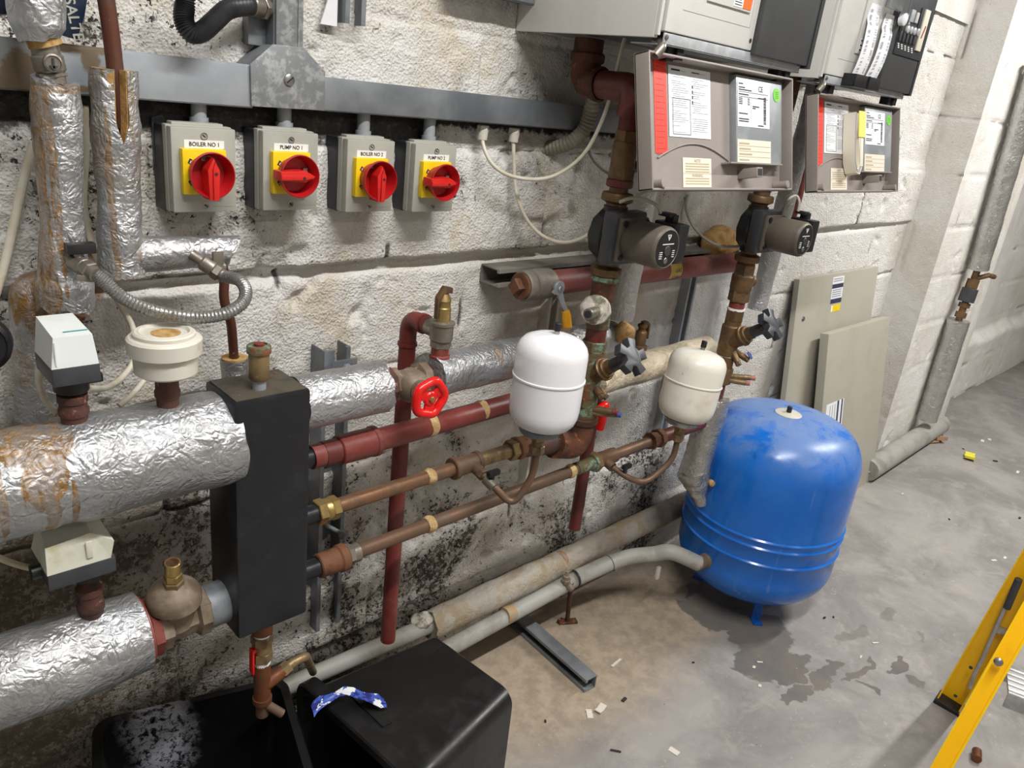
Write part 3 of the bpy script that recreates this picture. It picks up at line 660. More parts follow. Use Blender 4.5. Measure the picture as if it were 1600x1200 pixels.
# both rings of the lower sleeve
P = sub(b0, b1, 48)
lag('foil_sleeve', None, P, lambda t: .0280+.0020*math.sin(9*t)+(.004 if t > .86 else 0)+.006*max(0, t-.6), F_A, parent=r, wob=.003, seed=3, ends=.012)
f_top = foil('foil_wad', dirt=.1, fine=.8)
P = sub(at(52, -30, yA), at(59, 62, yA), 16)
lag('foil_wad', None, P, lambda t: .0315 - .009*max(0, t-.75)*4, f_top, parent=r, wob=.004, seed=8, ends=.014)
MB().cyl(at(66, 58, yA), at(72, 72, yA), .020).build('foam_end', M_foam, r)
v0 = at(68, 66, yA); v1 = at(84, 130, yA)
vb = MB().cyl(v0, v0.lerp(v1, .3), .0165).cyl(v0.lerp(v1, .28), v0.lerp(v1, .74), .0185, 24, .003).hex(v0.lerp(v1, .74), v0.lerp(v1, .84), .019).cyl(v0.lerp(v1, .84), v1, .0155)
c = v0.lerp(v1, .48); vb.lathe([(.011, .012), (.011, .0215), (.009, .0225), (.0085, .0205)], c, N_, 20)
vb.build('valve_body', M_nickel, r)
MB().box(c+N_*.0222, (.0022, .002, .012)).prism([(-.005, 0), (.005, 0), (0, -.006)], c+N_*.0212+V((0, 0, -.003)), X_, Z_, .002).build('flow_arrow', M_dkgrey, r)
# elbow piece behind it that drops towards the main
F_E = foil('foil_elbow', rust=[(at(70, 460, -.07), (.05, .08, .05), .95), (at(78, 520, -.1), (.018, .08, .09), .9), (at(28, 585, -.1), (.02, .1, .03), .6)], dirt=.45)
P = fillet([at(88, 452, -.075), at(52, 458, -.066), at(62, 560, -.062), at(66, 650, -.062)], .05, 8)
PP = []
for i in range(len(P)-1): PP += sub(P[i], P[i+1], max(1, int((P[i+1]-P[i]).length/.01)))[:-1]
lag('lagged_elbow', 'dirty foil-wrapped elbow behind the left riser, stained with rust', PP+[P[-1]], .033, F_E, wob=.004, seed=5)
# blue plastic bag scrap behind the foil wad
y = -.066; poly = [(-12, -12), (137, -12), (131, 25), (119, 62), (98, 56), (60, 40), (14, 23), (-12, 22)]
o = at(0, 0, y); pp = [at(a, b, y)-o for a, b in poly]
rb = thing('blue_bag_scrap', 'dark blue plastic bag scrap with SALTE lettering behind the foil wad', 'plastic bag', (at(70, 60, y).x, y, at(98, 62, y).z))
MB().prism([(p.x, p.z) for p in pp], o, X_, Z_, .004, .0008).build('bag', M_bluebag, rb)
text('SALTE', .019, at(115, 30, y-.0048), -Z_*.98+X_*.17, X_*.98+Z_*.17, M_iso, rb, bold=.0003)
# second riser: bare copper above, split lagging below, branch to the right
yB = -.105
F_B = foil('foil_riser_right', rust=[(at(178, 320, yB-.03), (.0045, .05, .17), .95), (at(207, 170, yB-.03), (.006, .05, .06), .6), (at(152, 200, yB-.02), (.006, .06, .10), .5)], dirt=.35)
r = thing('lagged_riser', 'foil-lagged riser split open at its top around a copper pipe, second from the left', 'lagged pipe', (at(190, 420, yB).x, yB, at(190, 425, yB).z))
c0 = at(163, -20, yB); c1 = at(181, 118, yB)
MB().tube(fillet([c0, at(174, 55, yB), c1, at(190, 200, yB)], .06), .0108, 20).build('copper_pipe', M_copper_brown, r)
s0 = at(177, 108, yB); s1 = at(190, 425, yB)
mb = MB(); n = 44; P = sub(s0, s1, 44); vs = []
for i, p in enumerate(P):
    t = i/44; half = (.30 if t < .24 else max(0., .30-(t-.24)*3))
    for k in range(n+1):
        a = -PI/2+half+(2*PI-2*half)*k/n; R = .0285+.003*t+.002*math.sin(7*t)
        d = V((math.cos(a), math.sin(a), 0)); q = p+d*R; vs.append(q+d*(.003*mn.noise(q*26)+.0018*mn.noise(q*70)))
fs = [(i*(n+1)+k, i*(n+1)+k+1, (i+1)*(n+1)+k+1, (i+1)*(n+1)+k) for i in range(44) for k in range(n)]
mb.add(vs, fs); mb.build('foil_sleeve', F_B, r)
# the foam core showing at the cut
mb = MB(); vs = []
for i in range(25):
    p = P[0].lerp(P[-1], i/24*.36); half = .26 if i < 16 else max(.02, .26-(i-16)*.03)
    for k in range(n+1):
        a = -PI/2+half+(2*PI-2*half)*k/n; d = V((math.cos(a), math.sin(a), 0)); vs += [p+d*.0272, p+d*.0125]
m_ = 2*(n+1); fs = []
for i in range(24):
    for k in range(n):
        a = i*m_+2*k; fs += [(a, a+2, a+m_+2, a+m_), (a+1, a+m_+1, a+m_+3, a+3)]
    for k in (0, n): a = i*m_+2*k; fs.append((a, a+1, a+m_+1, a+m_))
for k in range(n): a = 2*k; fs.append((a, a+1, a+3, a+2))
mb.add(vs, fs); mb.build('foam_core', M_foam, r)
F_B2 = foil('foil_branch', rust=[(at(214, 400, yB-.03), (.010, .06, .05), .8)], dirt=.3, fine=.8)
P = sub(at(196, 399, yB), at(356, 392, yB-.005), 34)
bm_ = MB().tube(P, lambda t: .0275-.003*t, 40, True, .002, 4)
for k in range(40):                                   # oblique cut at the end
    i = 34*40+k; q = bm_.v[i]; q.x += (q.z-P[-1].z)*.75
bm_.build('branch_sleeve', F_B2, r)
cp = at(352, 428, yB)
MB().tube(fillet([at(345, 397, yB), at(351, 432, yB), at(349, 470, yB), at(361, 500, yB), at(367, 575, -.085)], .03), .0078, 16).build('copper_tail', M_copper_brown, r)
# little lagged stub where that tail ends
F_S = foil('foil_stub', dirt=.2); q0 = at(366, 560, -.085); q1 = at(370, 610, -.085)
r2 = thing('lagged_stub', 'short foil-lagged stub behind the black header, with a tan foam rim', 'lagged pipe', q1)
lag('foil_sleeve', None, sub(q0, q1, 10), .0225, F_S, parent=r2, wob=.003, seed=2)
MB().lathe([(.021, 0), (.0215, .003), (.009, .004), (.008, 0)], q0+V((0, 0, -.0005)), Z_, 28).build('foam_rim', M_foam, r2)
# loose cables on the left
cable([(52, 225, -.03), (40, 270, -.035), (24, 340, -.04), (8, 410, -.045), (-10, 470, -.05)], .0062, 'thick white cable slanting down the far left of the wall')
cable([(133, 165, -.03), (134, 240, -.03), (131, 310, -.035), (137, 355, -.04), (148, 395, -.05), (168, 440, -.05), (190, 480, -.05), (208, 515, -.06), (210, 560, -.07), (190, 590, -.1), (165, 606, -.16), (137, 607, -.22)], .0048, 'white cable running down between the two lagged risers to the upper actuator')
cable([(108, 496, -.06), (88, 506, -.1), (70, 540, -.14), (60, 585, -.16), (68, 620, -.17), (90, 648, -.2)], .0045, 'white cable looping beside the upper actuator')
cable([(250, 556, -.10), (228, 590, -.10), (207, 616, -.12), (186, 634, -.13)], .0045, 'white cable end running down behind the plastic air cap')
cable([(-10, 868, -.18), (20, 880, -.2), (52, 888, -.215), (75, 885, -.225)], .0045, 'white cable entering the lower actuator from the left')
q = at(-6, 537, -.14)
rg = thing('pressure_gauge', 'grey rimmed round gauge cut by the left edge of the picture', 'gauge', (q.x, q.y, q.z-.04))
MB().lathe([(.036, 0), (.038, .006), (.038, .022), (.033, .026), (.031, .023), (.001, .022)], q+V((-.014, .02, 0)), V((-.3, -1, .0)), 40).build('rim', M_blkplastic, rg)
MB().cyl(q+V((-.010, .012, 0)), q+V((-.008, .06, -.01)), .007).build('stem', M_brass, rg)

# ------------------------------------------------------------------ filling loop
r = thing('filling_loop', 'braided steel filling hose looping between two small valves', 'hose', (at(250, 500, -.2).x, -.2, at(250, 500, -.2).z))
H = spl([at(147, 427, -.185), at(166, 443, -.19), at(190, 464, -.20), at(225, 481, -.215), at(270, 492, -.23), (at(315, 496, -.245)), at(352, 490, -.255), at(378, 474, -.25), at(384, 455, -.235), at(374, 438, -.21), at(352, 433, -.17)], 26)
rr = [.0090+.0005*math.sin(i*1.57) for i in range(len(H))]
def braid():
    t = NT('braided_steel'); v_ = t.voro(520); nr = t.bump(v_, .25, .001)
    c = t.mix(t.mapr(v_, .1, .5), G(84, 84, 83), G(150, 149, 146)); return t.out(c, .36, .7, nr)
MB().tube(H, rr, 20).build('braided_hose', braid(), r)
def small_valve(a, b, nm, lever):
    a = V(a); b = V(b); d = b-a
    v = MB().cyl(a, a+d*.35, .008).cyl(a+d*.3, a+d*.7, .0125, 20, .003).hex(a+d*.66, a+d*.86, .0135).cyl(a+d*.84, b, .0098).build(nm, M_nickel, r)
    c = a+d*.5
    if lever: MB().cyl(c, c+Z_*.018, .006).build('spindle', M_nickel, v); MB().box(c+V((.003, 0, .022)), (.036, .018, .014), .002).build('cap', M_blkplastic, v)
    else: MB().box(c+V((.012, -.006, .012)), (.016, .008, .020), .002).build('screw_head', M_nickel, v)
    return v
small_valve(at(98, 396, -.13), at(150, 430, -.19), 'inlet_valve', True)
MB().prism([(-.012, 0), (.008, -.004), (.010, .005), (-.010, .008)], at(132, 436, -.18), X_, Z_, .006, .001).build('drain_wing', M_nickel, r)
small_valve(at(299, 397, -.135), at(352, 433, -.168), 'outlet_valve', False)
MB().cyl(at(330, 418, -.152), at(349, 417, -.150), .0085).build('side_port', M_nickel, r)

# ------------------------------------------------------------------ two big lagged mains on the left
yM = -.25; zU, rU = .946, .0715; zL, rL = .643, .064
hx0, hx1, hy0, hy1, hz0, hz1 = .443, .566, -.307, -.205, .600, 1.020   # header box
F_U = foil('foil_upper_main', rust=[(at(60, 700, -.30), (.048, .10, .028), 1.0), (at(70, 740, -.315), (.030, .05, .052), 1.0), (at(-4, 760, -.3), (.006, .05, .08), .8), (at(78, 790, -.3), (.010, .06, .042), 1.0), (at(112, 780, -.3), (.005, .06, .05), 1.0)], dirt=.12, fine=.85)
r = thing('lagged_main', 'thick foil-lagged main entering the top of the black header, brown stain on its front', 'lagged pipe', (.1, yM, zU-rU))
P = sub((-.7, yM, zU), (.456, yM, zU-.004), 130)
m_ = MB().tube(P, lambda t: rU+.0012*math.sin(40*t)-(.0025 if abs(t-.80) < .008 else 0), 72, True, .0028, 11)
e0 = 130*72
for k in range(72): m_.v[e0+k].x += .006*mn.noise(m_.v[e0+k]*40)
m_.build('foil_sleeve', F_U, r)
MB().cyl((.42, yM, zU-.004), (.47, yM, zU-.004), .052).build('pipe_end', M_black, r)
F_L = foil('foil_lower_main', rust=[(at(20, 1000, -.3), (.05, .06, .025), .55), (at(40, 960, -.25), (.08, .06, .03), .35)], dirt=.18, fine=.8)
rl_ = thing('lagged_main', 'thick foil-lagged main below the other one, ending at the red and bronze strainer', 'lagged pipe', (.0, yM, zL-rL))
P = sub((-.7, yM, zL), (.312, yM, zL), 116)
m_ = MB().tube(P, lambda t: rL+.001*math.sin(31*t)-.006*max(0, t-.96)*25*.5, 72, True, .003, 23)
m_.build('foil_sleeve', F_L, rl_)
def riser_stub(px, z, ztop, label, rad=.0165, y=yM):
    p = V((at(px[0], px[1], y).x, y, z))
    mb = MB().lathe([(rad*.96, 0), (rad*.98, .016), (rad*1.10, .018), (rad*1.12, .026), (rad*1.02, .029), (rad, ztop-z-.012), (rad*1.10, ztop-z-.010), (rad*1.10, ztop-z)], p, Z_, 32)
    return solo(mb, 'threaded_stub', M_rust_red, label, 'pipe stub'), p
def hull_box(mb, base, top):
    """eight corners: base ring then top ring, anticlockwise"""
    return mb.add(base+top, [(0, 3, 2, 1), (4, 5, 6, 7)]+[(i, (i+1) % 4, 4+(i+1) % 4, 4+i) for i in range(4)])
_, p = riser_stub((115, 640), zU+rU-.012, 1.052, 'rusty threaded stub under the white flow switch on the upper main')
ya0, ya1 = -.282, -.205; fl = lambda px, py: at(px, py, ya0)
A0, A1, A2, A3 = fl(82, 578), fl(155, 570), fl(83, 530), fl(148, 525)
r = thing('flow_switch', 'white and dark grey flow switch on a rusty stub above the upper main', 'flow switch', (A0.x+.027, -.25, 1.07))
zb0, zt0 = A0.z, A2.z-.001
h = hull_box(MB(), [(A0.x-.001, ya0, zb0), (A1.x, ya0, zb0), (A1.x, ya1, zb0), (A0.x-.001, ya1, zb0)], [(A2.x+.001, ya0+.006, zt0), (A3.x-.001, ya0+.006, zt0), (A3.x-.002, ya1+.006, zt0+.006), (A2.x+.002, ya1+.006, zt0+.006)])
h.span((A0.x+.004, ya0-.0008, zb0+.004), (A0.x+.0055, ya0+.002, zt0-.004)); h.build('cover', M_act_white, r, angle=15)
MB().span((A0.x-.001, ya0-.001, zb0-.024), (A1.x+.001, ya1+.001, zb0), .002).build('dark_base', M_dkgrey, r)
MB().cyl((p.x, yM, zb0-.044), (p.x, yM, zb0-.020), .021, 28, .002).span((p.x+.004, -.262, zb0-.034), (p.x+.036, -.236, zb0-.022), .002).build('neck', M_blkplastic, r)
MB().box((A2.x+.030, ya0+.020, zt0+.0018), (.028, .0016, .0012)).build('printed_mark', mat('teal_print', G(70, 140, 140), rough=.5), r)
_, p = riser_stub((140, 925), zL+rL-.010, .752, 'rusty threaded stub under the stained flow switch on the lower main')
yl0, yl1 = -.285, -.205; fl = lambda px, py: at(px, py, yl0)
Q = [fl(72, 886), fl(174, 878), fl(72, 846), fl(140, 836)]
r = thing('flow_switch', 'stained white flow switch with chamfered cover, under the upper main', 'flow switch', (Q[0].x+.04, -.25, .77))
xl, xr = Q[0].x, Q[1].x; zb0 = (Q[0].z+Q[1].z)/2-.004; ztl, ztr = zb0+.040, zb0+.046
# front outline with the cut corner, lofted back to a lower rear edge
fr_ = [(xl, zb0), (xr, zb0), (xr+.006, zb0+.026), (xr-.010, ztr), (xl+.002, ztl)]
vs = [(x, yl0, z) for x, z in fr_]+[(x, yl1, z+(.004 if i > 1 else 0)) for i, (x, z) in enumerate(fr_)]
vs[3] = (xr-.022, yl0+.004, ztr); vs[4] = (xl+.002, yl0+.004, ztl); vs[8] = (xr-.012, yl1, ztr-.004); vs[9] = (xl+.012, yl1, ztl+.004)
MB().add(vs, [(0, 1, 2, 3, 4), (9, 8, 7, 6, 5)]+[(i, 5+i, 5+(i+1) % 5, (i+1) % 5) for i in range(5)]).build('cover', M_act_dirty, r, angle=12)
MB().span((xl, yl0-.001, zb0-.024), (xr+.006, yl1+.001, zb0), .002).build('dark_base', M_dkgrey, r)
MB().span((xr-.030, yl0-.0015, zb0+.010), (xr-.022, yl0+.001, zb0+.036), .001).build('clip', M_dull_white, r)
MB().cyl((p.x, yM, zb0-.044), (p.x, yM, zb0-.020), .020, 28, .002).build('neck', M_blkplastic, r)
MB().cyl((xl-.012, -.25, zb0-.010), (xl+.002, -.25, zb0-.010), .011).build('cable_entry', M_blkplastic, r)
# plastic screw-cap air vent
_, p = riser_stub((262, 620), zU+rU-.010, 1.062, 'rusty threaded stub under the cream plastic screw cap', .0155)
r = thing('screw_cap_fitting', 'cream plastic screw-cap fitting on a rusty stub beside the black header', 'plastic fitting', (p.x, yM, 1.058))
MB().lathe([(.036, 0), (.0415, .004), (.0425, .034), (.040, .036)], (p.x, yM, 1.060), Z_, 48).build('body', M_dull_white, r)
ring = MB(); n = 64; o_ = V((p.x, yM, 1.090))
ring.lathe([(.046, .0), (.0485, .002), (.049, .022), (.046, .025), (.040, .026), (.038, .031), (.033, .033), (.030, .029), (.001, .0285)], o_, Z_, 24)
ring.build('ribbed_collar', M_dull_white, r, angle=20)
MB().lathe([(.0405, 0), (.0405, .0055), (.038, .0075), (.034, .0075), (.0325, .004), (.001, .004)], o_+Z_*.025, Z_, 48).build('lid', M_dull_white, r)
MB().lathe([(.0195, 0), (.0195, .0006), (.001, .0007)], o_+Z_*.0288+V((.002, 0, 0)), Z_, 32).build('tan_residue', M_foam, r)
# ------------------------------------------------------------------ black low-loss header
r = thing('low_loss_header', 'tall black box header standing between the foil mains and the copper pipes', 'header', ((hx0+hx1)/2, (hy0+hy1)/2, hz0))
MB().span((hx0, hy0, hz0), (hx1, hy1, hz1), .006).build('body', M_black, r)
MB().span((hx0+.005, hy0+.005, hz1-.001), (hx1-.005, hy1-.005, hz1+.0012), .0005).build('dusty_top', M_black_top, r)
for z_, rr_ in ((.868, .0175), (.755, .0165), (.641, .0175)):
    MB().cyl((hx1-.01, yM, z_), (.622, yM, z_), rr_, 28).build('spigot', M_black, r)
MB().cyl((hx0+.01, yM, zL), (.405, yM, zL), .036, 32).build('inlet_spigot', M_galv_dark, r)
for u, v_ in ((.045, .082), (.03, .07)):
    MB().cyl((hx0+.06+u, hy0+v_, hz1), (hx0+.06+u, hy0+v_, hz1+.002), .003, 12).build('paint_spot', M_red_pipe, r)
p = at(405, 600, -.272); p = V((p.x, -.272, hz1))
r = thing('automatic_air_vent', 'brass bottle air vent standing on top of the black header', 'air vent', p)
MB().cyl(p, p+Z_*.017, .0105, 20, .001).build('zinc_nipple', M_galv, r)
MB().lathe([(.013, 0), (.0152, .003), (.0152, .042), (.0145, .044)], p+Z_*.016, Z_, 32).build('body', M_brass, r)
MB().lathe([(.015, 0), (.0178, .002), (.0178, .0115), (.0165, .0135), (.012, .0145), (.0118, .0125), (.002, .0125)], p+Z_*.057, Z_, 32).build('cap', M_verdigris, r)
MB().lathe([(.0072, 0), (.0072, .004), (.005, .005)], p+Z_*.069, Z_, 20).build('red_plug', M_red_pipe, r)
# drain assembly under the header
dx = .511; dy = -.25
r = thing('drain_valve_assembly', 'copper drain tee and lever valve hanging from the bottom of the black header', 'drain valve', (dx, dy, .33))
MB().lathe([(.020, 0), (.020, -.014), (.0165, -.018), (.0165, -.042), (.0185, -.045), (.0185, -.054), (.016, -.056)], (dx, dy, hz0+.002), Z_, 28).build('reducer', M_copper_orange, r)
MB().cyl((dx, dy, .538), (dx, dy, .552), .0145).cyl((dx, dy, .478), (dx, dy, .488), .0150).build('sealing_tape', M_ptfe, r)
v = MB().hex((dx, dy, .524), (dx, dy, .541), .0195).cyl((dx, dy, .505), (dx, dy, .528), .0172, 28, .002).hex((dx, dy, .486), (dx, dy, .507), .0185)
v.build('ball_valve', M_brass, r)
MB().box((dx-.023, dy-.008, .500), (.004, .014, .052), .0015).box((dx-.017, dy-.004, .518), (.014, .010, .008), .001).build('red_lever', M_wheel_red, r)
t_ = MB().cyl((dx, dy, .392), (dx, dy, .480), .0150, 28).lathe([(.0172, 0), (.0172, .010)], (dx, dy, .392), Z_, 28)
e = V((.030, -.012, .020)); t_.tube(fillet([V((dx, dy, .425)), V((dx+.012, dy-.003, .432)), V((dx+.040, dy-.004, .444))], .01), .0128, 20)
t_.build('copper_tee', M_copper_orange, r)
MB().cyl((dx, dy, .360), (dx, dy, .393), .0118).tube([V((dx+.002, dy-.004, .388)), V((dx+.028, dy-.022, .362))], .0085, 18).build('drain_cock', M_copper_dull, r)
MB().hex((dx+.036, dy-.004, .4415), (dx+.052, dy-.004, .449), .0140).cyl((dx+.05, dy-.004, .448), (dx+.062, dy-.004, .453), .010).build('compression_nut', M_brass, r)
MB().tube(fillet([V((dx+.06, dy-.004, .452)), V((dx+.085, dy-.004, .454)), at(489, 1050, -.12)], .03), .0085, 16).build('branch_pipe', M_brass, r)

# ------------------------------------------------------------------ strainer between the lower main and the header
r = thing('bronze_strainer', 'dusty bronze strainer body with domed cap beside the foot of the black header', 'strainer', (.36, yM, zL-.04))
MB().lathe([(.050, 0), (.055, .003), (.055, .010), (.050, .012)], (.307, yM, zL), X_, 40).lathe([(.042, .0), (.046, .003), (.046, .016), (.040, .017)], (.318, yM, zL), X_, 8).build('red_flange_nut', M_red_pipe, r)
MB().lathe([(.038, .0), (.042, .003), (.042, .020), (.036, .022), (.033, .024), (.033, .06), (.036, .062), (.041, .064), (.041, .080), (.036, .083)], (.330, yM, zL), X_, 8).build('body', M_bronze_dusty, r)
ax = V((-.05, -.16, 1)).normalized(); o_ = V((.362, yM-.008, zL+.020))
MB().cyl(o_-ax*.02, o_+ax*.026, .030, 32).build('branch', M_bronze_dusty, r)
MB().lathe([(.038, 0), (.0405, .002), (.0405, .016), (.037, .022), (.026, .031), (.015, .036), (.014, .037)], o_+ax*.022, ax, 48).build('domed_cap', M_bronze_dusty, r)
q = o_+ax*.056
MB().hex(q, q+ax*.012, .0155).build('brass_hexagon', M_brass, r)
k = MB().hex(q+ax*.012, q+ax*.026, .0135).cyl(q+ax*.026, q+ax*.048, .0118, 24, .001)
k.build('test_plug', M_brass_bright, r)
MB().lathe([(.0095, .0), (.0095, .0006), (.004, -.001)], q+ax*.048, ax, 20).build('plug_recess', M_copper_brown, r)

# ------------------------------------------------------------------ vertical struts on the wall
p = at(505, 535, 0)
strut('strut_channel', 'upright grey strut on the wall directly behind the black header', (.772, .01, .30), (.772, .01, .972), N_, w=.062, d=.055)
pc = at(518, 560, -.062); r = thing('pipe_clamp_plate', 'zinc plate and threaded rod at the top of the struts behind the header', 'bracket', (.785, -.045, .90))
MB().span((.758, -.052, .900), (.815, -.046, .948), .001).span((.741, -.0505, .84), (.764, -.0455, .972), .001).build('plate', M_galv_dark, r)
MB().lathe([(.0105, 0), (.0105, .006), (.0085, .007)], (.790, -.052, .930), N_, 6).build('nut', M_galv, r)
MB().tube([(.790, -.05, .930), (.790, -.20, .930)], .0045, 10).build('rod', M_galv, r)
strut('strut_channel', 'white painted upright strut on the wall behind the left white vessel', (1.405, .01, .45), (1.405, .01, 1.08), N_, m=M_dull_white)
strut('strut_channel', 'grey upright strut on the wall below the gas pipe, farther right', (2.02, .01, .45), (2.02, .01, 1.05), N_, m=M_galv)
strut('strut_channel', 'level zinc strut on the wall carrying the dusty red gas pipe', (at(768, 440, -.04).x, .0, 1.085), (2.3, .0, 1.085), N_, d=.062, m=M_dusty)

# ------------------------------------------------------------------ lagged flow pipe to the right of the header, gate valve, second lagged length
zR = .972
F_R = foil('foil_flow', dirt=.12, fine=.9)
r = thing('lagged_pipe', 'short foil-lagged pipe between the black header and the red wheel valve', 'lagged pipe', (.65, yM, zR-.046))
P = sub((.572, yM, zR), (.735, yM, zR), 24)
lag('foil_sleeve', None, P, .0465, F_R, parent=r, wob=.0025, seed=31, ends=.007)
xv = .787
r = thing('gate_valve', 'bronze gate valve with red handwheel on the lagged pipe', 'valve', (xv, yM, zR-.04))
MB().lathe([(.030, 0), (.034, .003), (.034, .022), (.030, .024)], (.732, yM, zR), X_, 8).build('red_union', M_rust_red, r)
b_ = MB().lathe([(.0285, 0), (.0315, .003), (.0315, .016), (.024, .020), (.024, .062), (.0315, .066), (.0315, .082), (.0285, .084)], (.750, yM, zR), X_, 8)
b_.lathe([(.031, 0), (.031, .018), (.026, .030), (.020, .036), (.020, .040)], (xv, yM-.008, zR), N_, 32); b_.hex((xv, yM-.046, zR), (xv, yM-.058, zR), .0165)
b_.build('valve_body', M_bronze_dusty, r)
wc = V((xv-.006, yM-.082, zR-.0005)); ax = N_
MB().cyl((xv, yM-.055, zR), wc+N_*.004, .006).build('stem', M_brass, r)
wh = MB().torus(wc, ax, .0300, .0082, 64, 14, .05, 5)
for i in range(3):
    a = 2*PI*i/3+.5; d = V((math.cos(a), 0, math.sin(a))); sd = d.cross(ax)
    wh.prism([(-.008, .004), (.008, .004), (.0125, .029), (-.0125, .029)], wc+N_*-.003, sd, d, .006, .0012)
wh.cyl(wc-N_*.004, wc+N_*.005, .0135, 24, .002)
wh.build('handwheel', M_wheel_red, r)
MB().hex(wc+N_*.004, wc+N_*.0085, .0058).build('wheel_nut', M_brass_bright, r)
FE = at(948, 527, -.148)
F_R2 = foil('foil_flow_far', rust=[(at(800, 560, -.29), (.012, .06, .025), .9)], dirt=.55, fine=.8)
r = thing('lagged_pipe', 'foil-lagged pipe right of the red wheel valve, running behind the left white vessel', 'lagged pipe', (1.1, yM, zR-.044))
P = sub((.842, yM+.002, zR), FE, 70)
lag('foil_sleeve', None, P, .0425, F_R2, parent=r, wob=.003, seed=41, ends=.010)
MB().tube([(.80, yM, zR), FE+V((.02, .002, 0))], .024, 24).build('inner_pipe', M_rust_red, r)
MB().sphere(FE+V((.024, .002, 0)), .036).crumple(.008, 40, 3).build('foam_end', M_foam, r)
# safety valve and its red discharge pipe
sx = .863
r = thing('safety_valve', 'brass safety valve on the lagged pipe, its outlet feeding a red discharge pipe', 'safety valve', (sx, yM, zR+.038))
MB().lathe([(.0195, 0), (.0195, .004), (.0165, .006), (.0165, .022)], (sx, yM, zR+.036), Z_, 24).build('red_nipple', M_red_pipe, r)
b_ = MB().hex((sx, yM, zR+.055), (sx, yM, zR+.070), .0195).lathe([(.019, 0), (.0215, .003), (.0215, .030), (.0235, .032), (.0235, .037), (.015, .039)], (sx, yM, zR+.068), Z_, 28)
b_.tube([V((sx, yM, zR+.085)), V((sx, yM+.04, zR+.085))], .0165, 24).build('body', M_nickel, r)
MB().lathe([(.0142, 0), (.0142, .026), (.0125, .028), (.0125, .038), (.0135, .040), (.008, .052)], (sx, yM, zR+.105), Z_, 24).build('bonnet', M_brass_bright, r)
MB().prism([(-.016, -.040), (-.013, -.040), (-.011, -.010), (.004, .006), (.016, .006), (.016, .016), (-.002, .020), (-.017, .000)], (sx-.002, yM+.004, zR+.152), X_, Z_, .010, .001).build('test_lever', M_brass_dark, r)
r = thing('discharge_pipe', 'red discharge pipe dropping behind the copper pipes from the safety valve', 'pipe', (sx, -.15, .29))
MB().tube(fillet([(sx, yM+.036, zR+.085), (sx, -.15, zR+.085), (sx, -.15, .292)], .040, 8), .0168, 24).build('pipe', M_red_pipe, r)
MB().cyl((sx, -.15, zR+.028), (sx, -.15, zR+.034), .0195).cyl((sx, yM+.050, zR+.085), (sx, yM+.060, zR+.085), .0195).build('bead', M_red_pipe, r)

# ------------------------------------------------------------------ the three pipes leaving the header
z1, z2, z3 = .868, .7555, .642
r = thing('red_flow_pipe', 'red painted steel pipe running right from the black header', 'pipe', (1.0, yM, z1-.02))
RP = lambda x: V((x, yM+.115*max(0, x-.73)/1.28, z1-.048*max(0, x-.73)/1.28))
MB().tube([(.60, yM, z1), RP(.73), RP(1.3), RP(2.02)], .0213, 28).build('pipe', M_red_pipe, r)
MB().cyl((.622, yM, z1), (.668, yM, z1), .0225, 28).cyl((.606, yM, z1), (.645, yM, z1), .0205).build('threaded_end', M_red_dark, r)
MB().cyl((.652, yM, z1), (.728, yM, z1), .0265, 32, .002).cyl((.72, yM, z1), (.732, yM, z1), .0282, 32, .002).build('socket', M_red_pipe, r)
def yarn(x, z, R, parent, seed, y=None):
    y = yM if y is None else y
    mb = MB().tube(sub((x-.009, y, z), (x+.009, y, z), 8), lambda t: R+.003*math.sin(PI*t), 28, True, .005, seed); return mb.build('hemp_packing', M_yarn, parent)
yarn(.862, RP(.862).z, .0215, r, 2, RP(.862).y); yarn(1.005, RP(1.005).z, .021, r, 4, RP(1.005).y)
F_T = foil('foil_tan', base=(210, 198, 174), dirt=.7, rough=.5, metal=.2, fine=.7)
P = sub(RP(1.40), RP(1.99), 66)
lag('tan_lagging', None, P, .0405, F_T, parent=r, wob=.003, seed=51, ends=.008)
r = thing('copper_return_pipe', 'upper of the two copper pipes from the black header, ending at the left rusty elbow', 'pipe', (.95, yM, z2-.014))
MB().tube([(.60, yM, z2), (1.12, yM, z2+.004)], .0142, 24).build('pipe', M_copper, r)
MB().hex((.612, yM, z2), (.628, yM, z2), .0235).lathe([(.019, 0), (.0205, .002), (.0205, .012)], (.627, yM, z2), X_, 24).hex((.639, yM, z2), (.655, yM, z2), .022).build('brass_coupling', M_brass_bright, r)
yarn(.862, z2+.001, .0145, r, 6)
tx = at(735, 726, yM).x
f = MB().cyl((tx-.045, yM, z2+.003), (tx+.02, yM, z2+.003), .0195, 28, .002).lathe([(.0215, 0), (.0235, .002), (.0235, .010), (.021, .012)], (tx-.050, yM, z2+.003), X_, 28)
f.lathe([(.0205, 0), (.022, .002), (.022, .009), (.0195, .010)], (tx+.012, yM, z2+.003), X_, 28).cyl((tx, yM, z2+.003), (tx, yM-.034, z2-.004), .0125, 20).hex((tx, yM-.030, z2-.004), (tx, yM-.044, z2-.006), .013)
f.build('tee', M_copper_dull, r)
MB().cyl((tx+.02, yM, z2+.004), (1.085, yM, z2+.004), .0155).hex((1.075, yM, z2+.004), (1.095, yM, z2+.004), .0235).build('upper_coupling', M_brass, r)
MB().lathe([(.022, 0), (.026, .003), (.027, .012), (.024, .022), (.0225, .040)], (1.095, yM, z2+.004), X_, 8).build('rusty_union', M_socket_rust, r)
r = thing('copper_return_pipe', 'lower of the two copper pipes from the black header, passing under the rusty elbow', 'pipe', (1.2, yM, z3-.014))
MB().tube([(.60, yM, z3), (1.84, yM, z3+.012)], .0142, 24).build('pipe', M_copper_dull, r)
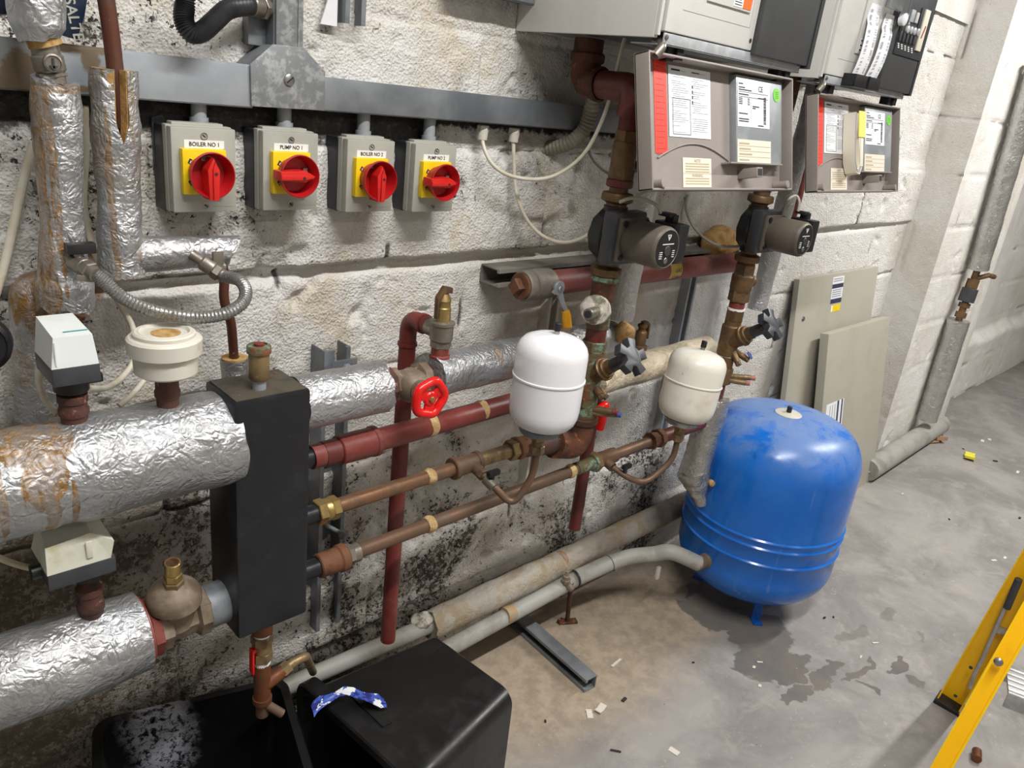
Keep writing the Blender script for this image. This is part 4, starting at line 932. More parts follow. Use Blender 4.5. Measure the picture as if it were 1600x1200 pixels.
MB().lathe([(.020, 0), (.0225, .002), (.0228, .040), (.026, .043), (.0265, .056), (.022, .060)], (.618, yM, z3), X_, 28).build('rusty_socket', M_socket_rust, r)
MB().hex((.676, yM, z3), (.690, yM, z3), .0215).cyl((.688, yM, z3), (.703, yM, z3), .0185).build('zinc_adaptor', M_nickel, r)
yarn(.872, z3+.002, .0145, r, 8)
gx = at(905, 728, yM).x
MB().cyl((gx-.012, yM, z3+.008), (gx+.050, yM, z3+.008), .0162).lathe([(.021, 0), (.0225, .002), (.0225, .006)], (gx+.048, yM, z3+.008), X_, 28).build('green_union', M_verdigris, r)
MB().hex((gx+.054, yM, z3+.008), (gx+.068, yM, z3+.008), .0255).build('union_nut', M_brass, r)
ux_ = at(943, 712, yM).x
MB().cyl((ux_-.025, yM, z3+.009), (ux_+.045, yM, z3+.009), .0195, 28, .002).cyl((ux_, yM, z3+.009), (ux_, yM-.034, z3), .0125).build('tee', M_copper_dull, r)
yarn(gx-.03, z3+.007, .0145, r, 9)
cx_ = at(1030, 685, yM).x
MB().lathe([(.018, 0), (.024, .002), (.024, .012), (.0215, .014), (.0215, .030), (.026, .032), (.026, .050), (.022, .054)], (cx_-.045, yM, z3+.011), X_, 8).build('rusty_union', M_socket_rust, r)
MB().cyl((cx_+.006, yM, z3+.011), (1.90, yM, z3+.011), .0185).build('red_nipple', M_red_dark, r)
# bolt sticking out behind
q0 = at(512, 822, -.15); q1 = at(542, 838, -.19)
r = thing('pipe_bracket_bolt', 'short dark bolt pointing out below the brass coupling by the header', 'bolt', q0)
MB().tube([at(505, 812, -.10), q0, q1], .0045, 12).build('shank', M_galv_dark, r); MB().hex(q1-(q1-q0)*.3, q1, .010).build('nut', M_galv_dark, r)
# gas pipe with yellow lever valve
zg = 1.080; yg = -.115
r = thing('gas_pipe', 'dusty red gas pipe with a yellow band along the wall behind the pumps', 'pipe', (1.6, yg, zg-.03))
MB().tube([(1.26, yg, zg), (2.12, yg, zg-.004)], .0290, 28).build('pipe', M_wallpaint_gas, r)
bx = at(1043, 425, yg).x
MB().cyl((bx-.026, yg, zg-.001), (bx+.026, yg, zg-.001), .0297, 28).build('yellow_band', M_gasband, r)
for i, (s_, dz) in enumerate((('GAS', .006), ('GAS', -.014))):
    a = .2+i*.75; n_ = V((0, -math.cos(a), math.sin(.35-a)+.0)).normalized()
text('GAS', .015, (bx+.006, yg-.0300, zg+.002), X_, Z_, M_ink, r)
text('GAS', .015, (bx-.004, yg-.0285, zg-.016), X_, V((0, -.4, .9)), M_ink, r)
MB().cyl((1.50, yg, zg), (1.53, yg, zg), .033, 28, .002).build('coupling', M_wallpaint_gas, r)
vx = at(862, 443, yg-.02).x
r = thing('gas_valve', 'grey brass gas valve with a yellow lever and a rusty plug on its open end', 'valve', (vx, yg, zg-.04))
b_ = MB().lathe([(.032, 0), (.0345, .003), (.0345, .020), (.031, .022), (.031, .024), (.0345, .026), (.036, .050), (.0345, .085), (.031, .087)], (vx-.075, yg, zg), X_, 32)
b_.cyl((vx, yg, zg), (vx, yg-.046, zg), .0125); b_.build('valve_body', M_nickel_dusty, r)
MB().lathe([(.030, 0), (.030, .006), (.022, .007)], (vx-.076, yg, zg), -X_, 24).hex((vx-.080, yg, zg), (vx-.100, yg, zg), .0195, n=4).build('rusty_plug', M_socket_rust, r)
hd = MB().cyl((vx, yg-.040, zg), (vx, yg-.047, zg), .0165, 24, .001).prism([(-.010, .0), (.010, .0), (.026, -.032), (.040, -.050), (.030, -.056), (.012, -.036)], V((vx, yg-.042, zg-.004)), X_, Z_, .004, .001).prism([(-.012, .004), (-.022, -.004), (-.012, -.010)], V((vx, yg-.042, zg-.004)), X_, Z_, .004)
hd.build('lever', M_galv, r)
MB().hex((vx, yg-.046, zg), (vx, yg-.052, zg), .008).build('lever_nut', M_steel, r)
s0 = V((vx+.033, yg-.045, zg-.056)); s1 = V((vx+.058, yg-.050, zg-.150))
ly = MB(); ly.tube([s0, s0.lerp(s1, .1), s1, s1+(s1-s0)*.04], [.008, .0110, .0125, .009], 16)
ly.build('yellow_grip', M_gasyellow, r)
# second safety valve and discharge pipe
sx2 = at(1013, 540, -.2).x; yS = RP(sx2).y; zt2 = RP(sx2).z+.036
r = thing('safety_valve', 'small brown brass safety valve on the tan lagged pipe', 'safety valve', (sx2, yS, zt2))
MB().cyl((sx2, yS, zt2-.005), (sx2, yS, zt2+.022), .011).lathe([(.018, 0), (.0215, .003), (.0215, .012), (.018, .014)], (sx2, yS, zt2+.018), Z_, 24).build('base', M_brass_dark, r)
MB().lathe([(.015, 0), (.015, .034), (.013, .037), (.010, .039), (.010, .046), (.013, .048), (.013, .054), (.006, .058)], (sx2, yS, zt2+.032), Z_, 24).build('bonnet', M_brass_dark, r)
MB().prism([(-.006, .004), (.010, .004), (.024, -.006), (.026, -.046), (.021, -.046), (.018, -.010), (.008, -.004), (-.006, -.004)], (sx2, yS+.004, zt2+.092), X_, Z_, .011, .001).build('test_lever', M_brass_dark, r)
r = thing('discharge_pipe', 'red discharge pipe ending above the floor pipe, below the left pump line', 'pipe', (1.478, -.15, .375))
MB().tube([(1.478, -.150, .790), (1.478, -.15, .376)], .0165, 24).build('pipe', M_red_dark, r)
q = at(927, 645, -.19)
MB().tube(fillet([(1.43, -.20, .76), (1.46, -.20, .775), (1.462, -.19, .70)], .03), .012, 14).build('bright_red_end', M_wheel_red, r)
# ------------------------------------------------------------------ pump lines
def zz(px, py): return at(px, py, yM).z
def pump(x, zc, label, rot=0.0):
    y = yM; r = thing('circulator_pump', label, 'pump', (x, y, zc-.065), 'circulator pumps')
    MB().lathe([(.018, 0), (.032, .002), (.034, .006), (.034, .018), (.030, .020), (.022, .024), (.020, .040)], (x, y, zc+.090), -Z_, 28).build('top_union', M_brass_dark, r)
    MB().lathe([(.018, 0), (.032, .002), (.034, .006), (.034, .018), (.030, .020), (.022, .024), (.020, .040)], (x, y, zc-.090), Z_, 28).build('bottom_union', M_brass_dark, r)
    MB().cyl((x, y, zc-.06), (x, y, zc+.06), .026).lathe([(.046, 0), (.056, .006), (.058, .036), (.052, .04)], (x, y+.026, zc), N_, 10).build('volute', M_blkplastic, r)
    MB().box((x, y-.030, zc), (.108, .034, .112), .008).build('black_shell', M_dkgrey, r)
    MB().box((x+.002, y-.052, zc), (.092, .012, .092), .006).lathe([(.0415, 0), (.0445, .006), (.0445, .082), (.042, .088), (.0385, .090), (.0375, .0885), (.001, .0885)], (x+.002, y-.056, zc), N_, 48).build('motor', M_pump, r)
    for u in (-1, 1):
        for v_ in (-1, 1):
            MB().lathe([(.0062, 0), (.0062, .005), (.003, .0055)], (x+.002+u*.036, y-.057, zc+v_*.036), N_, 12).build('screw', M_blkplastic, r)
    fy = y-.056-.0892
    fc = MB().cyl((x+.002, fy+.001, zc), (x+.002, fy-.0006, zc), .0368, 48).build('name_plate', M_blkplastic, r)
    pr = MB(); cy = fy-.0012
    pr.box((x+.002, cy, zc+.010), (.038, .0006, .0020))
    for i in range(4):
        pr.box((x-.018, cy, zc-.006-i*.0042), (.010, .0006, .0016)); pr.box((x+.024, cy, zc-.004-i*.0042), (.008, .0006, .0014))
    for a in (-.0065, .0065):
        pr.box((x+.002+a*.5, cy, zc+.0235), (.0016, .0006, .008), rot=Matrix.Rotation(.5 if a > 0 else -.5, 3, 'Y'))
    pr.box((x+.002, cy, zc+.0285), (.012, .0006, .0016)).box((x+.002, cy, zc+.022), (.0015, .0006, .009))
    pr.build('printed_marks', M_inkwhite, fc)
    MB().cyl((x+.002, fy, zc-.004), (x+.002, fy-.003, zc-.004), .0105, 24, .001).build('speed_knob', M_dkgrey, fc)
    MB().cyl((x+.002, fy, zc-.024), (x+.002, fy-.0022, zc-.024), .0062, 24, .0008).build('vent_screw', M_steel, fc)
    MB().box((x+.063, y-.105, zc+.004), (.036, .066, .082), .004).box((x+.044, y-.105, zc), (.02, .05, .06), .003).build('terminal_box', M_blkplastic, r)
    MB().box((x+.060, y-.104, zc+.052), (.018, .022, .018), .002).box((x+.050, y-.098, zc+.060), (.024, .030, .008), .002).build('cable_plug', M_blkplastic, r)
    return r
xP1, xP2 = 1.312, 1.910
zP1 = zz(962, 366); zP2 = at(1185, 357, yM).z
pump(xP1, zP1, 'left circulator pump, taupe motor with a black face, below the left boiler')
pump(xP2, zP2, 'right circulator pump, taupe motor with a black face, below the right boiler')
cable([(968, 316, -.30), (985, 310, -.31), (1008, 312, -.33), (1027, 322, -.35), (1032, 333, -.352)], .0035, 'short grey flex arching into the left pump terminal box', M_cable_grey, 'grey_cable')
cable([(1222, 330, -.30), (1232, 312, -.33), (1244, 306, -.34), (1249, 316, -.35), (1247, 330, -.352)], .0035, 'short grey flex arching into the right pump terminal box', M_cable_grey, 'grey_cable')
q = at(1062, 357, -.2)
r = thing('cable_tag', 'small yellow tag sticking out behind the left pump', 'tag', q)
MB().box(q, (.030, .004, .020), .0015).build('tag', M_gasyellow, r); MB().tube([q+V((-.014, .002, 0)), q+V((-.03, .06, -.01)), V((q.x-.03, .0, q.z-.01))], .003, 8).build('tie_wire', M_steel, r)

def iso_ball(x, ztop, zbot, m, label):
    """lever-less ball valve body on a pump line"""
    r = thing('pump_valve', label, 'valve', (x, yM, zbot)); L = ztop-zbot
    MB().hex((x, yM, ztop-.022), (x, yM, ztop), .0265).cyl((x, yM, zbot+.02), (x, yM, ztop-.02), .0255, 28, .003).hex((x, yM, zbot+.018), (x, yM, zbot+.04), .0275, .4).build('valve_body', m, r)
    MB().cyl((x, yM, zbot+.002), (x, yM, zbot+.018), .0285, 28, .002).build('red_nut', M_red_dark, r)
    MB().cyl((x+.01, yM, (ztop+zbot)/2-.012), (x+.036, yM-.008, (ztop+zbot)/2-.012), .012).build('spindle', M_dkgrey, r)
    return r
# left pump line: rusty elbow, tee, valve
r = thing('rusty_pipe_elbow', 'large rusty elbow and red pipe dropping from the left boiler to the left pump', 'pipe', (xP1, yM, zz(982, 200)))
ye = atx(914, 120, xP1).y; zeh = zz(985, 140)+.004
MB().tube(fillet([(xP1, ye, 1.60), (xP1, ye, zeh), (xP1, ye-.05, zeh)], .045, 8), .031, 28, wob=.002).lathe([(.034, 0), (.0365, .004), (.0365, .016), (.033, .02)], (xP1, ye, zeh+.040), Z_, 28).build('elbow', M_rust, r)
MB().cyl((xP1, ye-.036, zeh), (xP1, ye-.050, zeh), .0355, 28, .003).build('bead', M_rust_red, r)
MB().tube(fillet([(xP1, ye-.04, zeh), (xP1, yM, zeh), (xP1, yM, zz(984, 178))], .035, 8), .0285, 28).build('red_elbow', M_red_dark, r)
MB().cyl((xP1, yM, zz(984, 180)), (xP1, yM, zz(979, 210)), .0215).cyl((xP1, yM, zz(984, 176)), (xP1, yM, zz(984, 184)), .029).build('nipple', M_red_dark, r)
iso_ball(xP1, zz(980, 204), zz(970, 294), M_brass_dark, 'brown brass valve with a red nut directly above the left pump')
k = MB().cyl((xP1, yM, zP1+.085), (xP1, yM, zz(970, 290)), .020).cyl((xP1, yM, zP1+.10), (xP1, yM, zP1+.106), .024)
solo(k, 'pump_nipple', M_brass_dark, 'short brass nipple between the left pump and the valve above it', 'pipe fitting')
# below the left pump
zA = zP1-.075
r = thing('valve_string', 'green crusted and rusty valve string between the left pump and the rusty elbow', 'valve', (xP1, yM, zz(890, 705)))
MB().lathe([(.020, 0), (.030, -.003), (.032, -.012), (.026, -.018), (.021, -.022), (.021, -.030)], (xP1, yM, zA-.012), Z_, 28).build('green_union', M_verdigris, r)
MB().tube(sub((xP1, yM, zz(938, 475)), (xP1, yM, zA-.030), 10), .0265, 28, True, .0015, 3).build('rusty_socket', M_rust, r)
MB().hex((xP1, yM, zz(932, 512)), (xP1, yM, zz(938, 470)), .0285, .3).build('green_hexagon', M_verdigris, r)
MB().cyl((xP1, yM, zz(926, 545)), (xP1, yM, zz(930, 508)), .0235).build('red_nipple', M_red_dark, r)
za, zb2 = zz(916, 625), zz(926, 532)
MB().hex((xP1, yM, zb2-.024), (xP1, yM, zb2), .0305).cyl((xP1, yM, za+.01), (xP1, yM, zb2-.02), .0285, 28, .003).hex((xP1, yM, za-.010), (xP1, yM, za+.014), .0305).build('valve_body', M_verdigris, r)
bd = V((0, -.80, .60)).normalized(); bo = V((xP1, yM-.008, (za+zb2)/2-.006))
MB().cyl(bo, bo+bd*.052, .0225, 28, .002).lathe([(.026, 0), (.0275, .002), (.0275, .007), (.025, .009)], bo+bd*.034, bd, 28).cyl(bo+bd*.05, bo+bd*.066, .016).build('bonnet', M_brass_dark, r)
MB().cyl(bo+bd*.062, bo+bd*.100, .0150, 24, .002).cyl(bo+bd*.098, bo+bd*.118, .018, 24, .002).build('indicator_sleeve', M_dkgrey, r)
def star(c, ax, R, th, name, m, parent):
    u, v_, d = frame(ax); P = []
    for i in range(5):
        a = 2*PI*i/5
        for da, rr in ((-.40, R*.55), (-.29, R), (.29, R), (.40, R*.55)): P.append((math.cos(a+da)*rr, math.sin(a+da)*rr))
    return MB().prism(P, c, u, v_, th, .0015).build(name, m, parent)
hk = star(bo+bd*.112, bd, .043, .019, 'star_handle', M_dkgrey, r)
lo_ = bo-V((0, 0, .020))
for dxy in ((.016, -.030, -.024), (-.006, -.036, -.018)):
    e = lo_+V(dxy); MB().cyl(lo_+V((dxy[0]*.4, -.012, -.006)), e, .0082, 16).hex(e, e+V(dxy)*.25, .0078).build('test_point', M_brass_dark, r)
zt_ = zz(914, 628)
MB().cyl((xP1, yM, zz(905, 655)), (xP1, yM, zt_), .0270, 28, .003).build('lower_body', M_verdigris, r)
for k_, (m_, dz) in enumerate(((M_red_pipe, .008), (mat('blue_cap', G(56, 76, 150)), -.002))):
    a_ = V((xP1, yM-.015, zz(910, 640)+dz)); b_ = a_+V((.020+.012*k_, -.052, .008)); MB().cyl(a_, b_, .0075, 16).build('test_nipple', M_brass, r); MB().cyl(b_, b_+(b_-a_)*.22, .0068, 16, .001).build('coloured_cap', m_, r)
MB().cyl((xP1, yM, z2+.01), (xP1, yM, zz(906, 655)), .0212, 24).build('rusty_pipe', M_rust_red, r)
zel = z2+.004
MB().tube(fillet([(xP1, yM, zel+.030), (xP1-.006, yM, zel-.044), (xP1-.092, yM, zel-.018)], .036, 10), .0325, 28, True, .002).cyl((xP1, yM, zel+.016), (xP1, yM, zel+.034), .0365, 28, .003).cyl((xP1-.072, yM, zel-.023), (xP1-.092, yM, zel-.017), .0345).build('rusty_elbow', M_rust, r)
MB().cyl((1.11, yM, zel), (xP1-.085, yM, zel-.018), .0235).build('rusty_tail', M_rust_red, r)
# white-crusted gauge cock on its left
c0 = V((xP1-.018, yM, zz(934, 478))); 
r = thing('crusted_check_valve', 'lime-crusted round valve poking left out of the green valve string', 'valve', c0)
MB().lathe([(.012, 0), (.012, .02), (.030, .024), (.034, .030), (.031, .036), (.018, .038), (.014, .05)], c0, V((-.75, -.66, 0)), 32).crumple(.003, 60).build('crusted_disc', M_chalk, r)
e0 = c0+V((-.75, -.66, 0)).normalized()*.046; e1 = e0+V((-1, -.25, 0)).normalized()*.034
MB().cyl(e0, e1, .0125, 20, .001).build('nozzle', M_nickel, r); MB().cyl(e1, e1+(e1-e0)*.05, .008, 16).build('nozzle_bore', M_ink, r)

# right pump line
zz2 = lambda px, py: at(px, py, yM).z
r = thing('pipe_drop', 'brown pipe dropping from the right boiler to the right pump', 'pipe', (xP2, yM, zP2+.09))
MB().tube(fillet([(xP2, yM, zP2+.085), (xP2, yM, 1.45), (xP2+.12, -.20, 1.52), (xP2+.12, -.20, 1.64)], .04), .022, 24).build('pipe', M_brass_dark, r)
MB().cyl((xP2, yM, zP2+.102), (xP2, yM, zP2+.118), .028, 28, .003).build('collar', M_brass_dark, r)
zA = zP2-.088
r = thing('valve_string', 'clean brown brass valve string hanging below the right pump', 'valve', (xP2, yM, zz2(1120, 590)))
MB().cyl((xP2, yM, zz2(1166, 400)), (xP2, yM, zA+.006), .0215).cyl((xP2, yM, zz2(1168, 412)), (xP2, yM, zz2(1168, 404)), .024).build('red_nipple', M_red_dark, r)
b_ = MB().hex((xP2, yM, zz2(1162, 432)), (xP2, yM, zz2(1168, 412)), .029).lathe([(.026, 0), (.030, .008), (.030, .045), (.026, .05)], (xP2, yM, zz2(1158, 455)), Z_, 28).hex((xP2, yM, zz2(1155, 470)), (xP2, yM, zz2(1160, 448)), .0285, .5)
b_.cyl((xP2, yM, zz2(1160, 440)), (xP2+.044, yM-.006, zz2(1160, 440)), .0165, 20, .002); b_.build('check_valve', M_brass_dark, r)
MB().cyl((xP2, yM, zz2(1150, 486)), (xP2, yM, zz2(1153, 464)), .0212).build('red_band', M_red_pipe, r)
zbt, zab = zz2(1150, 483), zz2(1122, 590)
MB().hex((xP2, yM, zbt-.032), (xP2, yM, zbt), .0265).cyl((xP2, yM, zbt-.05), (xP2, yM, zbt-.03), .023).cyl((xP2, yM, zbt-.135), (xP2, yM, zbt-.045), .0275, 28, .004).hex((xP2, yM, zbt-.175), (xP2, yM, zbt-.135), .0285).build('valve_body', M_brass_dark, r)
for zc_ in (zbt+.001, zbt-.133, zbt+.036): MB().cyl((xP2, yM, zc_-.003), (xP2, yM, zc_+.003), .0245).build('sealing_tape', M_ptfe, r)
bo = V((xP2, yM-.008, zbt-.090))
MB().cyl(bo, bo+bd*.056, .0245, 28, .002).lathe([(.027, 0), (.029, .002), (.029, .007), (.026, .009)], bo+bd*.036, bd, 28).cyl(bo+bd*.054, bo+bd*.070, .018).build('bonnet', M_brass_dark, r)
MB().cyl(bo+bd*.066, bo+bd*.106, .0158, 24, .002).cyl(bo+bd*.104, bo+bd*.124, .019, 24, .002).build('indicator_sleeve', M_dkgrey, r)
star(bo+bd*.118, bd, .045, .020, 'star_handle', M_dkgrey, r)
lo_ = bo-V((0, 0, .022))
for dxy in ((.022, -.040, -.020), (-.004, -.034, -.030)):
    e = lo_+V(dxy); MB().cyl(lo_+V((dxy[0]*.4, -.012, -.006)), e, .0088, 16).hex(e, e+V(dxy)*.25, .0085).build('test_point', M_brass_dark, r)
MB().lathe([(.012, 0), (.012, .002)], lo_+V((.026, -.05, -.010)), V((.2, -.6, .6)), 20).build('blue_disc', mat('blue_cap', G(56, 76, 150)), r)
MB().lathe([(.024, 0), (.030, .004), (.030, .045), (.0265, .05)], (xP2, yM, zbt-.220), Z_, 28).build('lower_body', M_brass_dark, r)
for k_ in (0, 1):
    a_ = V((xP2, yM-.015, zbt-.205+.012*k_)); b_ = a_+V((.024+.02*k_, -.052, .004)); MB().cyl(a_, b_, .0078, 16).build('test_nipple', M_brass, r); MB().cyl(b_, b_+(b_-a_)*.2, .0070, 16, .001).build('pink_cap', mat('pink_cap', G(170, 110, 104)), r)
MB().cyl((xP2, yM, zbt-.285), (xP2, yM, zbt-.215), .0185).build('red_tail', M_red_dark, r)
# foil-lagged return drop with a torn end, in front of the blue vessel
F_D = foil('foil_drop', base=(186, 184, 180), dirt=.06, fine=.7, rough=.2, metal=.8)
zd0, zd1 = zbt-.262, at(1092, 745, yM).z
r = thing('lagged_drop', 'foil-lagged drop with a torn ragged end beside the blue vessel', 'lagged pipe', (xP2, yM, zd1))
lag('foil_sleeve', None, sub((xP2-.006, yM, zd0), (xP2-.032, yM+.002, zd1+.02), 40), lambda t: .0415+.003*math.sin(6*t)+.002*t, F_D, parent=r, wob=.004, seed=61, ends=.012)
P = sub((xP2-.032, yM, zd1+.03), (xP2-.014, yM-.035, zd1-.075), 16)
lag('torn_foil', None, P, lambda t: .046-.030*t, F_D, parent=r, wob=.012, seed=67)
MB().sphere((xP2-.0, yM-.045, zd1-.0), .010).crumple(.004, 60).build('foam_plug', M_foam, r)

# foil-wrapped flow risers close to the wall behind each pump
F_K = foil('foil_flow_riser', base=(188, 188, 188), dirt=.12, fine=1.0, rough=.28, metal=.5)
xa = at(975, 480, -.16).x
lag('lagged_riser', 'foil-lagged riser behind the left pump, ending in tan foam', sub((xa, -.16, 1.60), (xa-.02, -.165, .985), 50), .036, F_K, wob=.003, seed=71)
k = MB().sphere((xa-.03, -.195, .955), .027).crumple(.012, 30, 5); solo(k, 'foam_lump', M_foam, 'tan foam lump at the foot of the foil riser behind the left pump', 'insulation')
xb = at(1197, 420, -.10).x
lag('lagged_riser', 'foil-lagged riser on the white wall behind the right pump', sub((xb+.05, -.10, 1.60), (xb, -.10, .90), 50), .030, F_K, wob=.003, seed=73)
q = at(1130, 375, -.06); k = MB().sphere((q.x, -.05, q.z-.01), .055, 20, (1.3, .9, .9)).crumple(.016, 22, 9)
solo(k, 'foam_lump', M_foam, 'brown foam lump in the wall slot above the dusty red gas pipe', 'insulation')
c0, c1, c2 = at(1269, 205, -.10), at(1238, 335, -.10), at(1203, 402, -.05)
solo(MB().tube(fillet([V((c0.x, c0.y, 1.60)), c0, c1, c2], .05), .019, 20), 'red_gas_drop', M_red_pipe, 'red pipe bending into the wall behind the right boiler cover', 'pipe')

# ------------------------------------------------------------------ white vessels with copper loops
def vessel(px, py, z0, y, label, m, ringm, loop, tilt, H=.205, R=.0715, valve=True):
    c = at(px, py, y); x = c.x
    r = thing('small_expansion_vessel', label, 'expansion vessel', (x, y, z0), 'white expansion vessels')
    pr = [(.020, 0), (R*.62, .003), (R*.80, .009), (R*.92, .019), (R*.98, .032), (R, .046), (R, H*.55)]
    pr += [(R+.0020, H*.553), (R+.0020, H*.568), (R, H*.573), (R, H-.040), (R*.985, H-.030), (R*.93, H-.020), (R*.82, H-.011), (R*.62, H-.005), (R*.35, H-.001), (.002, H)]
    XF = Matrix.Translation((x, y, z0)) @ Matrix.Rotation(tilt, 4, 'Y') @ Matrix.Translation((-x, -y, -z0))
    def TB(): q_ = MB(); q_.xf = XF; return q_
    TB().lathe(pr, (x, y, z0), Z_, 64).build('shell', m, r)
    TB().lathe([(.038, -.010), (.041, -.006), (.041, .0), (.046, .004), (.034, .010)], (x-.004, y, z0), Z_, 40).build('base_flange', ringm, r)
    if valve:
        TB().cyl((x+.004, y, z0+H-.001), (x+.004, y, z0+H+.012), .0055).build('valve_stem', M_steel, r); TB().cyl((x+.004, y, z0+H+.006), (x+.004, y, z0+H+.022), .0068, 16, .001).build('valve_cap', M_blkplastic, r)
    q = V((x-.004, y, z0))
    MB().hex(q-Z_*.012, q-Z_*.028, .0150).cyl(q-Z_*.028, q-Z_*.040, .0125).hex(q-Z_*.038, q-Z_*.056, .0155, .3).build('brass_tail', M_brass, r)
    P = fillet([V(p) for p in loop]+[q-Z_*.110, q-Z_*.045], .040, 10)
    MB().tube(P, .0075, 18).build('copper_loop', M_copper_dull, r)
    return r, q
z0v1 = at(855, 673, -.37).z+.012; z0v2 = at(1058, 664, -.37).z+.010
r, q = vessel(855, 600, z0v1, -.37, 'white expansion vessel in front of the red pipe, nearer the red wheel valve', M_white, M_galv_dark, [(tx, yM-.04, z2-.006), (tx+.004, yM-.075, z2-.020), (tx+.03, -.355, z2-.055)], math.radians(1.0), H=.192, R=.0690)
MB().cyl((tx, yM-.050, z2-.010), (tx+.003, yM-.075, z2-.020), .0115).build('inline_valve', M_nickel, r); MB().tube([(tx+.003, yM-.064, z2-.016), (tx+.004, yM-.064, z2+.004)], .005, 10).box((tx+.006, yM-.064, z2+.008), (.030, .012, .012), .003).build('black_lever', M_blkplastic, r)
r, q = vessel(1076, 610, z0v2, -.37, 'creamy white expansion vessel beside the foil drop, nearer the blue vessel', M_cream_w, M_steel, [(ux_, yM-.036, z3), (ux_+.006, yM-.075, z3-.010), (ux_+.06, -.345, z3-.035)], math.radians(6.5), H=.180, R=.0690)
MB().tube([(ux_+.006, yM-.066, z3-.008), (ux_+.008, yM-.066, z3+.010)], .005, 10).box((ux_+.012, yM-.066, z3+.014), (.030, .012, .012), .003).build('black_lever', M_blkplastic, r)
# ------------------------------------------------------------------ boilers with dropped covers
CO = V((1.183, -.370, 1.576)); CN = V((0, -.969, .247)).normalized(); CV = V((0, .247, .969)).normalized()   # rim corner, outward, up
CW, CH, CD = .532, .242, .030
def cuv(px, py, h=0.0):
    p = onp(px, py, CO-CN*(CD-h), CN)-(CO-CN*(CD-h)); return p.x, p.dot(CV)
R_RED = (*cuv(1020, 92), *cuv(1043, 240)); R_SHEET = (*cuv(1043, 101), *cuv(1110, 218)); R_NOTE = (*cuv(1066, 246), *cuv(1111, 293))
R_PLATE = (*cuv(1150, 116, .016), *cuv(1221, 257, .016)); R_DATA = (*cuv(1152, 125, .016), *cuv(1202, 202, .016)); R_CREAM = (*cuv(1152, 217, .016), *cuv(1204, 256, .016)); C_GREEN = cuv(1213, 149, .016)
def printed(parent, o, rows, m, name='printed_lines', th=.0016):
    mb = MB()
    for u0, u1, v_, k in rows:
        mb.add([o+X_*u0+CV*(v_-k/2), o+X_*u1+CV*(v_-k/2), o+X_*u1+CV*(v_+k/2), o+X_*u0+CV*(v_+k/2)], [(0, 1, 2, 3)])
    return mb.build(name, m, parent, flat=True)
